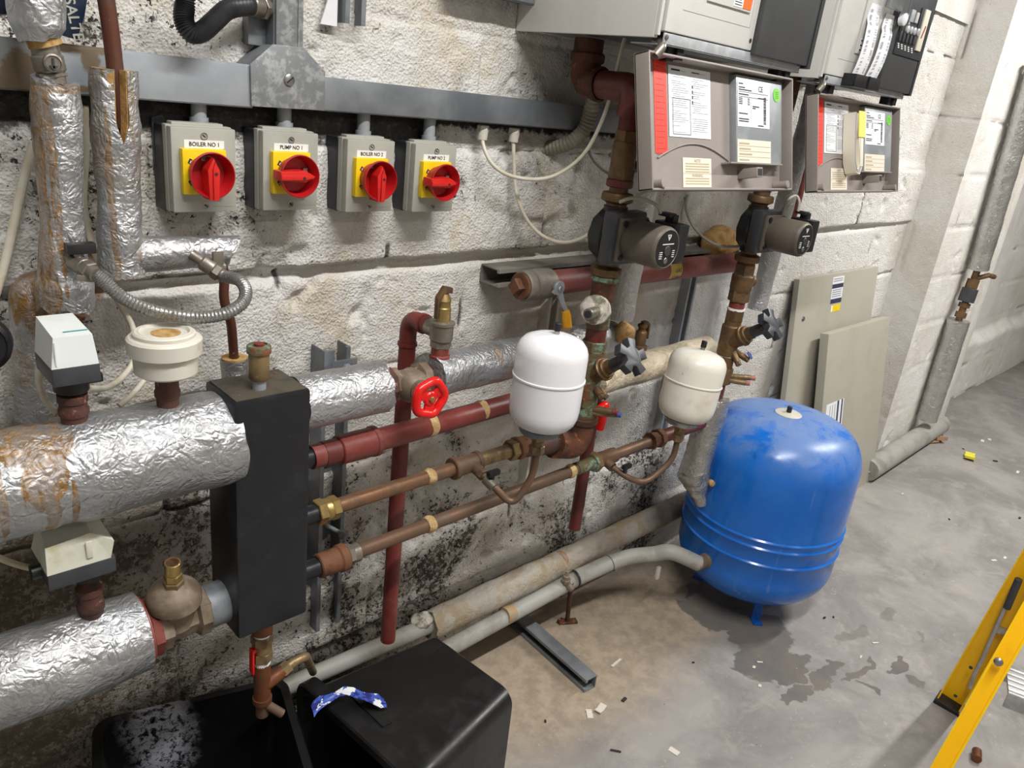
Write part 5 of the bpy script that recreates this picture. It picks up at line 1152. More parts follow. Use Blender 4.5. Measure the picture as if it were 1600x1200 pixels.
def boiler(D, label, first):
    D = V(D); x0, x1 = 1.200+D.x, 1.730+D.x; zb = 1.598+D.z; zt_ = 2.02; q = D.y
    r = thing('wall_boiler', label, 'boiler', ((x0+x1)/2, -.2, zb), 'wall-hung boilers')
    mb = MB().span((x0, -.362+q, zb), (x0+.012, -.004, zt_), .002).span((x1-.012, -.362+q, zb), (x1, -.004, zt_), .002).span((x0+.012, -.05, zb+.002), (x1-.012, -.03, zt_-.012))
    mb.span((x0+.010, -.35+q, zb+.045), (x1-.010, -.03, zb+.050)).span((x0+.0125, -.361+q, zt_-.011), (x1-.0125, -.03, zt_-.001)); mb.span((x0+.001, -.370+q, zb+.004), (x0+.0095, -.358+q, zt_), .002)
    mb.build('casing', M_boiler, r)
    fx = x0+.310
    MB().span((x0+.012, -.376+q, zb+.012), (fx-.0015, -.355+q, zt_), .004).build('front_panel', M_boiler, r)
    p_ = MB().span((x0+.055, -.3766+q, zb+.052), (fx-.024, -.3755+q, zb+.0526)).span((fx-.0248, -.3766+q, zb+.052), (fx-.0242, -.3755+q, zt_)); p_.build('panel_seam', M_ink_grey, r)
    MB().cyl((fx-.013, -.375+q, zb+.030), (fx-.013, -.3772+q, zb+.030), .004, 16).build('panel_screw', M_dkgrey, r)
    MB().span((fx, -.386+q, zb+.006), (x1+.004, -.350+q, zt_), .003).build('dark_panel', M_boiler_dark, r)
    P = [(0, 0), (.018, .002), (.028, .010), (.031, .024), (.031, .05), (0, .05)]
    e = MB().add([(x1+.002+a, -.388+q+b, z) for z in (zb+.002, zt_) for a, b in P], [(i, (i+1) % 6, 6+(i+1) % 6, 6+i) for i in range(6)]+[(5, 4, 3, 2, 1, 0), (6, 7, 8, 9, 10, 11)])
    e.build('edge_moulding', M_boiler_edge, r)
    MB().span((x0+.016, -.374+q, zb-.010), (x1-.004, -.371+q, zb+.010), .0006).span((x0+.016, -.374+q, zb-.010), (x1-.004, -.30+q, zb-.008)).build('bottom_rail', M_galv_lt, r)
    for u in (x0+.022, x1-.012): MB().lathe([(.005, 0), (.004, .003), (.001, .0035)], (u, -.374+q, zb+.003), N_, 14).build('rail_screw', M_steel, r)
    for u in (x0+.050, x1-.070):
        MB().span((u, -.362+q, zb-.034), (u+.022, -.335+q, zb-.008), .002).span((u+.022, -.368+q, zb-.030), (u+.042, -.352+q, zb-.010), .001).build('cover_clip', M_blkplastic, r)
    MB().tube(fillet([(x0+.030, -.345+q, zb-.004), (x0+.022, -.372+q, zb-.010), (x0+.006, -.368+q, zb-.030)], .012), .0085, 14).build('hinge_hook', M_nickel, r)
    MB().span((x0+.02, -.30+q, zb+.010), (x1-.02, -.08, zb+.044)).build('underside_tray', M_galv_dark, r)
    MB().sphere((x1-.02, -.345+q, zb-.022), .014, 12).build('red_cap', M_red_dark, r)
    # badge strip with its white and orange sticker
    by_ = -.3765+q; B0 = (lambda px, py: at(px, py, by_))
    if first: w0, w1, o1, zlo, zhi, s0 = B0(1144, 8).x, B0(1158, 10).x, B0(1171, 14).x, B0(1158, 13).z, B0(1158, -12).z, B0(1105, -2).x
    else: w0, w1, o1, zlo, zhi, s0 = B0(1338, 82).x, B0(1346, 82).x, B0(1356, 84).x, B0(1346, 83).z, B0(1346, 60).z, B0(1335, 83).x
    MB().span((s0, by_-.003, zlo-.004), (o1+.004, by_, zt_-.02), .001).build('badge_strip', M_boiler, r)
    MB().span((w0, by_-.0038, zlo), (w1, by_-.0028, zhi)).build('white_label', M_paper, r)
    MB().span((w1, by_-.0038, zlo), (o1, by_-.0028, zhi)).build('orange_label', M_orange, r)
    hz_ = zhi-zlo
    pm_ = MB(); rn_ = random.Random(2)
    for i in range(5):
        if first: pm_.box(((w0+w1)/2-.001, by_-.0040, zlo+hz_*(.15+.17*i)), ((w1-w0)*(.5+.3*rn_.random()), .0004, hz_*(.10 if i > 2 else .05)))
        else: pm_.box((w0+(w1-w0)*(.25+.5*(i % 2)), by_-.0040, zlo+hz_*(.15+.17*i)), ((w1-w0)*.30, .0004, hz_*.11))
    pm_.build('printed_marks', M_ink, r)
    D = V(D)+(V((0, 0, 0)) if first else V((.023, 0, -.010)))
    # dropped cover: a deep plastic tray hanging from the bottom rail
    o = CO+D; B = o-CN*CD
    def P(u, v_, h): return B+X_*u+CV*v_+CN*h
    def slab(mb, u0, v0, u1, v1, h0, h1, bev=0.0):
        mb.box(P((u0+u1)/2, (v0+v1)/2, (h0+h1)/2), (abs(u1-u0), abs(h1-h0), abs(v1-v0)), bev, rot=Matrix((X_, -CN, CV)).transposed()); return mb
    W_, H_ = CW, CH
    t = MB(); slab(t, 0, -H_, W_, 0, -.003, 0)
    slab(t, 0, -H_, .004, 0, -.003, CD, .001); slab(t, W_-.004, -H_, W_, 0, -.003, CD, .001); slab(t, 0, -.004, W_, 0, -.003, CD, .001); slab(t, 0, -H_, W_, -H_+.004, -.003, CD, .001)
    pts = [P(.058+.25*i/16, -.190+.040*math.sin(PI*(.08+.84*i/16)), .0015) for i in range(17)]; t.tube(pts, .0018, 8)
    cv = t.build('dropped_cover', M_cover, r)
    def sheet(rc, h, m, name, th=.0006):
        mb = MB(); slab(mb, rc[0], rc[3], rc[2], rc[1], h, h+th); return mb.build(name, m, cv)
    sheet(R_RED, .0004, M_redlabel, 'red_warning_strip')
    rows = [(R_RED[0]+.004, R_RED[2]-.004-.012*random.random(), R_RED[1]-.012-i*.0105, .0009) for i in range(16)]
    printed(cv, B+CN*.0013, rows, mat('dark_red_ink', G(176, 40, 34), rough=.6), 'warning_lines')
    sheet(R_SHEET, .0006, M_paper, 'instruction_sheet')
    u0, v0, u1, v1 = R_SHEET; w = u1-u0; h = v0-v1; rows = []; rnd = random.Random(4)
    for cidx in (0, 1):
        ua = u0+w*(.06+.48*cidx)
        for i in range(30):
            f = .06+i*.030
            if rnd.random() < .18: continue
            ln = w*(.40 if rnd.random() < .7 else .22)*(.75+.25*rnd.random())
            rows.append((ua+(.012*w*3 if rnd.random() < .5 else 0), min(ua+ln, u0+w*(.50 if cidx == 0 else .97)), v0-h*f, .0008))
    printed(cv, B+CN*.0016, rows, M_ink_grey, 'printed_lines')
    rows = [(u0+w*.06, u0+w*.26, v0-h*.055, .0032), (u0+w*.54, u0+w*.72, v0-h*.055, .0020)]+[(u0+w*.54, u0+w*.565, v0-h*(.26+.075*i), .006) for i in range(4)]
    bx = (u0+w*.08, u0+w*.50, v0-h*.45, v0-h*.96)
    for a in ((bx[0], bx[1], bx[2], .001), (bx[0], bx[1], bx[3], .001), (bx[0], bx[0]+.0012, (bx[2]+bx[3])/2, bx[2]-bx[3]), (bx[1]-.0012, bx[1], (bx[2]+bx[3])/2, bx[2]-bx[3])): rows.append(a)
    printed(cv, B+CN*.0017, rows, M_ink, 'bold_lines')
    sheet(R_NOTE, .0006, M_cream, 'notice_label')
    u0, v0, u1, v1 = R_NOTE; w = u1-u0; h = v0-v1
    text('NOTE', .0085, P((u0+u1)/2, v0-h*.10, .0014), X_, CV, M_ink_brown, cv); text('WARNING', .0080, P((u0+u1)/2, v0-h*.60, .0014), X_, CV, M_ink_brown, cv)
    printed(cv, B+CN*.0014, [(u0+w*.08, u1-w*.08, v0-h*f, .0022) for f in (.20, .29, .38, .47, .70, .79, .88)]+[(u0, u1, v0-h*.53, .0008)], M_ink_brown, 'notice_lines')
    mb = MB(); slab(mb, R_PLATE[0], R_PLATE[3], R_PLATE[2], R_PLATE[1], 0, .016, .001); mb.build('data_plate', M_cover_plate, cv)
    sheet(R_DATA, .0161, M_paper, 'data_sticker'); sheet(R_CREAM, .0161, M_cream, 'cream_sticker')
    u0, v0, u1, v1 = R_DATA; w = u1-u0; h = v0-v1
    rows = [(u0+.003, u1-.008, v0-h*f, .0009) for f in (.235, .34)]+[(u0+w*a, u0+w*b, v0-h*f, .0022) for a, b, f in ((.03, .16, .06), (.03, .22, .14), (.03, .42, .19), (.03, .33, .29), (.62, .80, .33), (.45, .66, .53), (.45, .55, .57), (.03, .30, .71), (.03, .34, .83), (.03, .33, .88), (.62, .8, .95))]
    rows += [(u0+w*.03, u0+w*.14, v0-h*(.38+.04*i), .0018) for i in range(4)]+[(u0+w*.30, u0+w*.36, v0-h*(.38+.04*i), .0018) for i in range(4)]+[(u0+w*.40, u0+w*.404, v0-h*.60, h*.46)]
    rows += [(u0+w*.80, u0+w*.88, v0-h*(.30+.0172*i), .0005+.0009*rnd.random()) for i in range(36)]
    printed(cv, P(0, 0, .0171), rows, M_ink, 'data_lines'); text('CE', .016, P(u0+w*.70, v0-h*.13, .0171), X_, CV, M_ink, cv)
    u0, v0, u1, v1 = R_CREAM; w = u1-u0; h = v0-v1
    printed(cv, P(0, 0, .0171), [(u0+w*.03, u1-w*.02, v0-h*f, .0007) for f in (.27, .5, .74)]+[(u0+w*.05, u0+w*q, v0-h*f, .0030) for f, q in ((.17, .34), (.40, .38), (.63, .42), (.88, .34))], M_ink_brown, 'cream_lines')
    MB().lathe([(.0145, 0), (.0145, .0008)], P(C_GREEN[0], C_GREEN[1], .0161), CN, 28).build('green_sticker', M_green, cv)
    printed(cv, P(0, 0, .0172), [(C_GREEN[0]-.007, C_GREEN[0]+.007, C_GREEN[1]+.006-.004*i, .0012) for i in range(4)], mat('green_ink', G(60, 130, 30)), 'green_print')
    cb = cuv(1165, 272); mb = MB(); c0 = (R_PLATE[0]+R_PLATE[2])/2-.055
    slab(mb, c0-.011, R_PLATE[3]-.032, c0+.013, R_PLATE[3]-.012, 0, .046, .001); slab(mb, R_PLATE[0]-.035, R_PLATE[3]-.003, R_PLATE[2]-.01, R_PLATE[3], 0, .024); mb.build('bracket', M_cover, cv)
    mb = MB(); slab(mb, c0-.008, R_PLATE[3]-.029, c0+.010, R_PLATE[3]-.015, .0455, .0466); mb.build('bracket_bore', M_ink, cv)
    for u in (.030, W_-.030):
        MB().cyl(P(u, -H_+.012, 0), P(u+.002, -H_+.012, .034), .0085, 16, .001).build('screw_boss', M_cover, cv)
    return r, cv, P, slab
boiler((0, 0, 0), 'left wall boiler with its taupe cover dropped open, no leaflets on its front', True)
DY2 = .055
b2, cv2, P2, slab2 = boiler((.752, DY2, -.004), 'right wall boiler with open control panel and leaflets on its front', False)
# right boiler: switch panel and gauge on the dark panel
yb = -.387+DY2
def fr(px, py): return at(px, py, yb)
def face(name, m, c, w_, h_, th=.004, par=None, y0=None):
    y0 = yb if y0 is None else y0
    return MB().span((c.x-w_/2, y0-th, c.z-h_/2), (c.x+w_/2, y0+.0005, c.z+h_/2), min(.001, th*.3)).build(name, m, par or b2)
p0, p1 = fr(1398, 76), fr(1453, 60); MB().span((p0.x-.004, yb-.002, 1.690), (2.488, yb+.001, 1.86), .001).build('control_panel', M_dkgrey, b2)
yb -= .002
for (px, py), m_, a, b in (((1418, 22), M_galv_lt, .010, .030), ((1425, 25), M_galv_lt, .024, .030), ((1432, 28), M_boiler, .014, .026)): face('button', m_, fr(px, py), a, b)
face('slot', M_ink, fr(1438, 30), .018, .055, .003)
face('indicator', M_galv_lt, fr(1421, 33), .008, .020, .002); face('dark_strip', M_ink, fr(1421, 47), .110, .026, .001)
for i in range(4):
    c = fr(1416+5.3*i, 46+1.5*i); MB().lathe([(.0095, 0), (.0095, .006), (.008, .007)], c, N_, 18).build('dial_button', M_galv_lt, b2)
for i in range(5): face('rocker_switch', M_ink, fr(1405.5+5.4*i, 56+1.8*i), .014, .024)
pm_ = MB()
for i in range(5):
    for j in range(3): c = fr(1403.5+5.2*i, 68+2.0*i+3*j); pm_.box(c+N_*.0006, (.010, .0004, .003))
pm_.build('switch_legends', M_inkwhite, b2)
c = fr(1441, 48); face('gauge_window', M_cream, c, .034, .105, .004)
MB().box(c+N_*.0046+V((0, 0, -.004)), (.005, .0008, .034), rot=Matrix.Rotation(.35, 3, 'Y')).build('gauge_needle', mat('needle_red', G(150, 60, 40)), b2)
c = fr(1407, 30); MB().lathe([(.016, 0), (.016, .012), (.013, .014)], c, N_, 28).build('white_knob', M_paper, b2)
def glass():
    t = NT('clear_plastic'); return t.out((.92, .94, .95), .08, 0.0, None, Transmission_Weight=.9, IOR=1.3)
yb = -.387+DY2
c0, c1 = fr(1386, 0), fr(1412, 20); MB().span((c0.x, yb-.016, c1.z-.004), (c1.x+.004, yb+.002, 1.86), .004).build('clear_window', glass(), b2)
# leaflets standing in the black holder at the foot of the front panel
yh = -.350
h0, h1 = at(1332, 131, yh), at(1372, 133, yh); hx, hw = h0.x, h1.x-h0.x; hz = at(1352, 139, yh).z
hold = MB().span((hx, yh-.005, hz), (hx+hw, yh, hz+.030), .001).span((hx, yh-.004, hz), (hx+hw, -.320, hz+.004)).span((hx, yh-.004, hz), (hx+.004, -.320, hz+.030)).span((hx+hw-.004, yh-.004, hz), (hx+hw, -.320, hz+.030)).span((hx+hw*.5-.002, yh-.009, hz), (hx+hw*.5+.002, yh, hz+.03))
hold.build('leaflet_holder', M_blkplastic, b2)
yl = -.334
top0, top1 = at(1368, 4, yl), at(1392, 18, yl)
for i, lab in enumerate(('left instruction leaflet standing in the black holder on the right boiler', 'right instruction leaflet standing in the black holder on the right boiler')):
    xb = hx+.006+i*hw*.5; ww = hw*.43; ztp_ = (top0.z, top1.z-.004)[i]; xt = (top0.x, top1.x)[i]
    n_ = 16; zs_ = [hz+.006+(ztp_-hz-.006)*j/n_ for j in range(n_+1)]
    ys_ = [yl-.006*math.sin(1.5*PI*j/n_)+(.004 if j > 12 else 0) for j in range(n_+1)]; xs_ = [xb+(xt-xb)*(j/n_)+.004*math.sin(PI*j/n_) for j in range(n_+1)]
    mb = MB(); vs = []
    for j in range(n_+1):
        for k in range(3): vs.append((xs_[j]+ww*k/2, ys_[j]-(.003 if k == 1 else 0), zs_[j]))
    o_ = len(vs); vs += [(x, y+.0012, z) for x, y, z in vs]; fs = []
    for j in range(n_):
        for k in range(2): a = j*3+k; fs += [(a, a+1, a+4, a+3), (o_+a, o_+a+3, o_+a+4, o_+a+1)]
        fs += [(j*3, j*3+3, o_+j*3+3, o_+j*3), (j*3+2, o_+j*3+2, o_+j*3+5, j*3+5)]
    e_ = n_*3; fs += [(0, o_, o_+1, 1), (1, o_+1, o_+2, 2), (e_, e_+1, o_+e_+1, o_+e_), (e_+1, e_+2, o_+e_+2, o_+e_+1)]
    mb.add(vs, fs); lf = thing('instruction_leaflet', lab, 'leaflet', (xb+ww/2, yl, hz+.006), 'leaflets on the right boiler')
    mb.build('sheet', M_paper, lf, angle=60)
    pr = MB(); rnd = random.Random(9+i); off = parent_loc(lf)
    for j in range(60):
        f = (.12+j*.0142)*n_; a = int(f); t_ = f-a
        if a >= n_ or rnd.random() < .2: continue
        L_ = lambda arr: arr[a]*(1-t_)+arr[a+1]*t_
        for k in range(2):
            if rnd.random() < .25: continue
            c_ = V((L_(xs_)+ww*(.25+.5*k), L_(ys_)-.0022, L_(zs_))); pr.box(c_, (ww*(.2+.18*rnd.random()), .0006, .0009), rot=Matrix.Rotation(-.003/(ww/2)*(1 if k == 0 else -1)*-1, 3, 'Z'))
    pr.build('printed_lines', M_leaf_ink, lf)
# folded manual with a yellow note tucked in the right cover
r = thing('folded_manual', 'cream folded manual with a yellow note tucked in the right boiler cover', 'booklet', P2(.27, -.2, .02))
prof = []
for i in range(25):
    a = -PI/2-PI*i/24
    prof.append((.036*math.cos(a+PI/2) if False else 0, 0))
def loop(th, um, x0_):
    pts = []
    for i in range(21): pts.append((x0_, -.030-.150*i/20))
    return pts
mb = MB(); uL, uR = .205, .262
outer = [(uL+.004, -.034), (uL, -.06), (uL-.001, -.12), (uL+.002, -.165), (uL+.016, -.192), (uL+.036, -.196), (uR-.008, -.180), (uR, -.15), (uR-.002, -.10), (uR-.012, -.06), (uR-.016, -.036)]
inner = [(uL+.009, -.034), (uL+.006, -.06), (uL+.006, -.12), (uL+.009, -.160), (uL+.018, -.180), (uL+.028, -.178), (uL+.034, -.160), (uL+.032, -.14), (uL+.027, -.10), (uL+.020, -.06), (uL+.016, -.036)]
k = len(outer); vs = [P2(u, v_, h) for h in (.004, .036) for (u, v_) in outer+inner]; n2 = 2*k; fs = []
for i in range(k-1):
    fs += [(i, i+1, n2+i+1, n2+i), (k+i, n2+k+i, n2+k+i+1, k+i+1), (i, k+i, k+i+1, i+1), (n2+i, n2+i+1, n2+k+i+1, n2+k+i)]
fs += [(0, n2, n2+k, k), (k-1, 2*k-1, n2+2*k-1, n2+k-1)]
mb.add(vs, fs); mb.build('folded_pages', M_cream, r, angle=50)
mb = MB()
for q in (.3, .5, .7):
    pts = [P2(a[0]*(1-q)+b[0]*q, a[1]*(1-q)+b[1]*q, .0365) for a, b in zip(outer, inner)]; mb.tube(pts, .0008, 6)
mb.build('page_edges', M_ink_grey, r)
mb = MB(); slab2(mb, uL+.020, -.098, uR+.004, -.030, .0365, .0385); mb.build('yellow_note', M_yelpaper, r)
mb = MB(); slab2(mb, uL+.034, -.175, uR-.004, -.100, .0362, .0375, .0005); mb.build('cover_page', M_cream, r)
# ------------------------------------------------------------------ blue expansion vessel on the floor
def blue_paint():
    t = NT('blue_vessel_paint'); X, Y, Z = t.xyz()
    dust = t.m2('MULTIPLY', t.mapr(Z, .52, .66), t.mapr(t.noise(9, 5, .65, .5), .34, .56))
    c = t.mix(t.mapr(t.noise(5, 4, .6), .35, .65), G(18, 100, 194), G(30, 112, 206))
    c = t.mix(t.m2('MULTIPLY', dust, .7), c, G(122, 146, 184))
    st = t.mapr(t.noise(1, 4, .65, .2, t.scl((55, 55, 4))), .60, .74)
    c = t.mix(t.m2('MULTIPLY', st, .28), c, G(120, 156, 206))
    sc = t.mapr(t.noise(1, 4, .6, .8, t.scl((26, 26, 14))), .735, .75); c = t.mix(sc, c, G(190, 204, 222))
    dr = t.mapr(t.noise(1, 3, .6, .2, t.scl((34, 34, 3))), .68, .72); c = t.mix(t.m2('MULTIPLY', dr, .35), c, G(14, 58, 130))
    r = t.m2('ADD', t.mapr(t.noise(14, 4), .3, .7, .13, .22), t.m2('MULTIPLY', dust, .18)); return t.out(c, r, 0.0)
bx, by, R = 2.160, -.362, .243; zb, ztp = .055, .660
r = thing('large_expansion_vessel', 'big glossy blue expansion vessel standing on the damp floor', 'expansion vessel', (bx, by, 0))
pr = [(.001, zb)]+[(R*math.sin(a)**.72, zb+.140*(1-math.cos(a))) for a in [PI/2*i/16 for i in range(1, 17)]]
def rib(z): return [(R, z-.007), (R+.0042, z-.0015), (R+.0042, z+.0015), (R, z+.006)]
pr += rib(.262)+rib(.315)+rib(.340)+[(R, .42)]
pr += [(R*(math.cos(a)**.50), ztp-.140+.140*math.sin(a)) for a in [PI/2*i/20 for i in range(0, 20)]]+[(.012, ztp), (.001, ztp)]
pr = [p for i, p in enumerate(pr) if i == 0 or p[1] > pr[i-1][1]-1e-6]
MB().lathe(pr, (bx, by, 0), Z_, 96).build('shell', blue_paint(), r)
fa = at(1178, 955, -.457)
for ang in (math.atan2(-.457-by, 2.078-bx), math.atan2(-.457-by, 2.078-bx)+2.094, math.atan2(-.457-by, 2.078-bx)-2.094):
    d = V((math.cos(ang), math.sin(ang), 0)); p = V((bx, by, 0))+d*.135; s = d.cross(Z_)
    f = MB(); f.box(p+Z_*.052, (.030, .007, .104), .001, rot=Matrix((s, d, Z_)).transposed()).box(p+d*.014+Z_*.0025, (.030, .034, .005), .001, rot=Matrix((s, d, Z_)).transposed())
    f.build('foot', mat('blue_foot', G(20, 88, 180), G(16, 70, 150), 20), r)
MB().lathe([(.040, -.004), (.040, .0035), (.036, .006), (.004, .0075)], (bx, by, ztp-.002), Z_, 40).build('white_cap', M_dull_white, r)
MB().cyl((bx, by, ztp+.003), (bx, by, ztp+.024), .0075, 20, .001).build('valve_cap', M_blkplastic, r)
nd = V((-.93, .12, 0)).normalized(); n0 = V((bx, by, .205))+nd*(R-.012)
MB().cyl(n0, n0+nd*.020, .0235, 28, .002).cyl(n0+nd*.018, n0+nd*.060, .0205, 28).build('side_nipple', M_bronze_dusty, r)
NIP = n0+nd*.058
# ------------------------------------------------------------------ pipes near the floor
F_W = foil('tape_floor_pipe', base=(172, 166, 154), dirt=.9, rough=.55, metal=.05, fine=.8, rust=[(at(893, 862, -.12), (.012, .08, .05), .9), (at(740, 930, -.12), (.14, .06, .03), .45)], rustcol=(168, 108, 40))
yf, zf_ = -.082, .204
r = thing('lagged_floor_pipe', 'grey taped lagged pipe along the foot of the wall with an orange stain', 'lagged pipe', (1.5, yf, zf_-.04))
lag('tape_wrap', None, sub((at(672, 972, yf).x, yf, zf_), (2.5, yf, zf_+.004), 150), lambda t: .0375+.001*math.sin(60*t), F_W, parent=r, wob=.002, seed=81, ends=.012)
MB().tube([(.66, -.050, .190), (at(690, 968, yf).x, yf, zf_)], .021, 20).build('grey_pipe_end', M_hose_grey, r)
MB().sphere((at(664, 972, yf).x, yf+.01, zf_+.012), .026).crumple(.010, 40, 2).build('plaster_lump', M_chalk, r)
P = [at(560, 1090, -.11), at(650, 1040, -.115), at(760, 978, -.12), at(840, 932, -.125), at(876, 914, -.13)]
for p in P: p.y = p.y
hz = .115
hose = thing('grey_floor_hose', 'pale grey hose on clips running along the floor to the blue vessel', 'hose', (1.4, -.12, hz-.03))
h0 = V((.78, -.105, .112)); h1 = V((at(898, 905, -.13).x, -.13, at(898, 905, -.13).z))
MB().tube(spl([h0, h0.lerp(h1, .5), h1], 16), .0225, 24).build('inner_hose', M_hose_grey, hose)
h2 = at(900, 903, -.135); h3 = at(952, 880, -.16)
pts = spl([h2, h2.lerp(h3, .5), h3, at(985, 870, -.19), at(1020, 866, -.225), at(1050, 863, -.27), NIP+nd*-.012], 12)
MB().tube(pts, .0238, 26).build('outer_hose', M_hose_grey, hose)
MB().torus(h3, (h3-h2), .0232, .0016, 40, 8).torus(h2, (h3-h2), .0225, .0026, 40, 8).build('hose_seam', M_dkgrey, hose)
q = at(792, 962, -.122); MB().tube([q-V((.012, 0, -.004)), q+V((.020, 0, 0))], .0234, 24).build('stained_band', M_hose_stain, hose)
cl = at(1025, 878, -.225); MB().span(cl+V((-.012, -.022, -.05)), cl+V((.002, -.012, -.005)), .002).build('hose_clip', M_dull_white, hose)
t0 = at(884, 908, -.14); tf = atf(886, 972)
r = thing('floor_drain_cock', 'small brass drain cock on a rusty rod fixed to the floor beside the hose', 'drain cock', tf)
MB().hex(t0+V((0, 0, -.006)), t0+V((0, 0, .008)), .0145).cyl(t0+V((0, 0, .006)), t0+V((0, 0, .020)), .010, 20, .002).cyl(t0+V((0, 0, .018)), t0+V((.002, 0, .032)), .0055).tube([t0+V((0, 0, -.004)), t0+V((.010, -.020, -.022))], .010, 16).build('cock_body', M_bronze_dusty, r)
MB().tube([t0+V((.022, -.004, -.012)), V((tf.x, tf.y, .004))], .0070, 14).build('rusty_rod', M_rust_red, r)
MB().box((tf.x+.004, tf.y-.004, .004), (.05, .022, .007), .002, rot=Matrix.Rotation(-.5, 3, 'Z')).box((tf.x-.02, tf.y+.008, .008), (.022, .016, .012), .003).build('rusty_foot', M_rust, r)
# strut lying on the floor, open side up-left
a = atf(915, 1086); b = atf(800, 982)
strut('strut_channel', 'short length of grey strut lying loose on the floor under the hose', (a.x+.043, a.y+.004, .0215), (b.x+.043, b.y+.004, .0215), V((-1, -.10, 0)), w=.041, d=.041, m=M_galv_mid)

# ------------------------------------------------------------------ two boiler case panels leaning on the wall
def lean_panel(x0, x1, ztop, ybot, ytop, name, label, th=.022):
    r = thing(name, label, 'panel', ((x0+x1)/2, ybot, 0))
    up = V((0, ytop-ybot, ztop)).normalized(); n = V((0, -up.z, up.y)); L = math.hypot(ytop-ybot, ztop)
    Rm = Matrix((X_, -n, up)).transposed(); b = V((0, ybot, 0))
    def Pn(x, v_, h): return V((x, ybot, 0))+up*v_+n*h
    MB().box(Pn((x0+x1)/2, L/2, -th/2), (x1-x0, th, L), .003, rot=Rm).build('steel_sheet', M_panel, r)
    return r, Pn, n, up, L
r, Pn, n, up, L = lean_panel(2.735, 3.455, .950, -.155, -.028, 'boiler_case_panel', 'larger beige panel leaning on the white wall, behind the smaller one')
MB().lathe([(.010, 0), (.0085, .004), (.002, .005)], Pn(2.80, L-.155, 0), n, 20).build('fixing_screw', M_steel, r)
lx0, lx1 = onp(1301, 440, Pn(0, 0, 0), n).x, onp(1318, 440, Pn(0, 0, 0), n).x; vt = (onp(1310, 432, Pn(0, 0, 0), n)-Pn(0, 0, 0)).dot(up); vb = (onp(1310, 472, Pn(0, 0, 0), n)-Pn(0, 0, 0)).dot(up)
Rm = Matrix((X_, -n, up)).transposed()
def patch(r, x0, x1, v0, v1, m, name, h=.0006): return MB().box(Pn((x0+x1)/2, (v0+v1)/2, h), (x1-x0, .0010, v1-v0), rot=Rm).build(name, m, r)
hh = vt-vb; patch(r, lx0, lx1, vb, vt, M_paper, 'rating_label')
for f0, f1 in ((.27, .43), (.83, 1.0)): patch(r, lx0+.001, lx1-.001, vt-hh*f1, vt-hh*f0, M_navy, 'navy_band', .0010)
for f in (.08, .16, .5, .58, .66, .74): patch(r, lx0+.008, lx1-.012, vt-hh*f-.002, vt-hh*f+.002, M_ink_grey, 'label_line', .0010)
v0 = (onp(1310, 485, Pn(0, 0, 0), n)-Pn(0, 0, 0)).dot(up); v1 = (onp(1310, 475, Pn(0, 0, 0), n)-Pn(0, 0, 0)).dot(up)
patch(r, lx0+.012, lx1-.004, v0, v1, M_yellow, 'hazard_sticker'); patch(r, lx0+.012, lx0+.028, v0+.002, v1-.002, M_paper, 'hazard_mark', .0011)
r, Pn, n, up, L = lean_panel(2.905, 3.505, .742, -.250, -.118, 'boiler_case_panel', 'smaller beige panel leaning in front of the larger beige panel', .035)
MB().lathe([(.010, 0), (.0085, .004), (.002, .005)], Pn(3.455, .045, 0), n, 20).build('fixing_screw', M_steel, r)
Rm = Matrix((X_, -n, up)).transposed()
o_ = Pn(0, 0, 0); a0 = onp(1291, 637, o_, n); a1 = onp(1315, 658, o_, n)
xa_, xb_ = a0.x, a1.x; vv1 = (a0-o_).dot(up)+.01; vv0 = vv1-.13
patch(r, xa_, xb_, vv0, vv1, M_paper, 'rating_label')
for f0, f1 in ((.62, .72), (.86, .94)): patch(r, xa_+(xb_-xa_)*f0, xa_+(xb_-xa_)*f1, vv0, vv1, M_navy, 'navy_band', .0010)
for f0 in (.2, .34, .48): patch(r, xa_+(xb_-xa_)*f0, xa_+(xb_-xa_)*(f0+.03), vv0+.01, vv1-.01, M_ink_grey, 'label_line', .0010)

# ------------------------------------------------------------------ grey floor pipe and lagged upright on the pier
r = thing('pier_floor_pipe', 'pale grey lagged pipe on the floor against the white pier', 'lagged pipe', (4.0, -.215, 0))
fp = MB().tube([(3.45, -.232, .052), (4.44, -.215, .056)], .050, 32, True, .002, 4); fp.build('lagging', M_hose_grey, r)
F_P = foil('foil_upright', base=(200, 200, 198), dirt=.08, fine=.7, rough=.2, metal=.85)
yp = -.215
def pw(px, py): return at(px, py, yp)
r = thing('lagged_upright', 'tall foil-lagged upright on the white pier with a bare brass valve midway', 'lagged pipe', (4.46, yp, .05))
b0, b1, c0, c1 = pw(1448, 655), pw(1498, 500), pw(1528, 420), pw(1622, 100)
lag('foil_sleeve', None, sub(b0, b1, 40), .050, F_P, parent=r, wob=.003, seed=91); lag('foil_sleeve', None, sub(c0, c1, 60), .046, F_P, parent=r, wob=.003, seed=93)
MB().tube([b1, c0], .016, 16).hex(b1.lerp(c0, .05), b1.lerp(c0, .16), .026).hex(b1.lerp(c0, .25), b1.lerp(c0, .34), .027).hex(b1.lerp(c0, .62), b1.lerp(c0, .80), .028).build('brass_valve', M_brass_dark, r)
MB().cyl(b1.lerp(c0, .36), b1.lerp(c0, .62), .036, 24, .002).build('grey_sleeve', M_dkgrey, r)
e = b1.lerp(c0, .80); MB().tube([e, e+V((.02, -.05, .03)), e+V((.08, -.06, .02))], .012, 12).build('lever', M_brass_dark, r)
mb = MB().span((4.53, -.185, 0), (4.60, -.15, 2.8), .004); o_ = mb.build('trim_1', M_wall_clean); o_['kind'] = 'structure'

RIM = .030
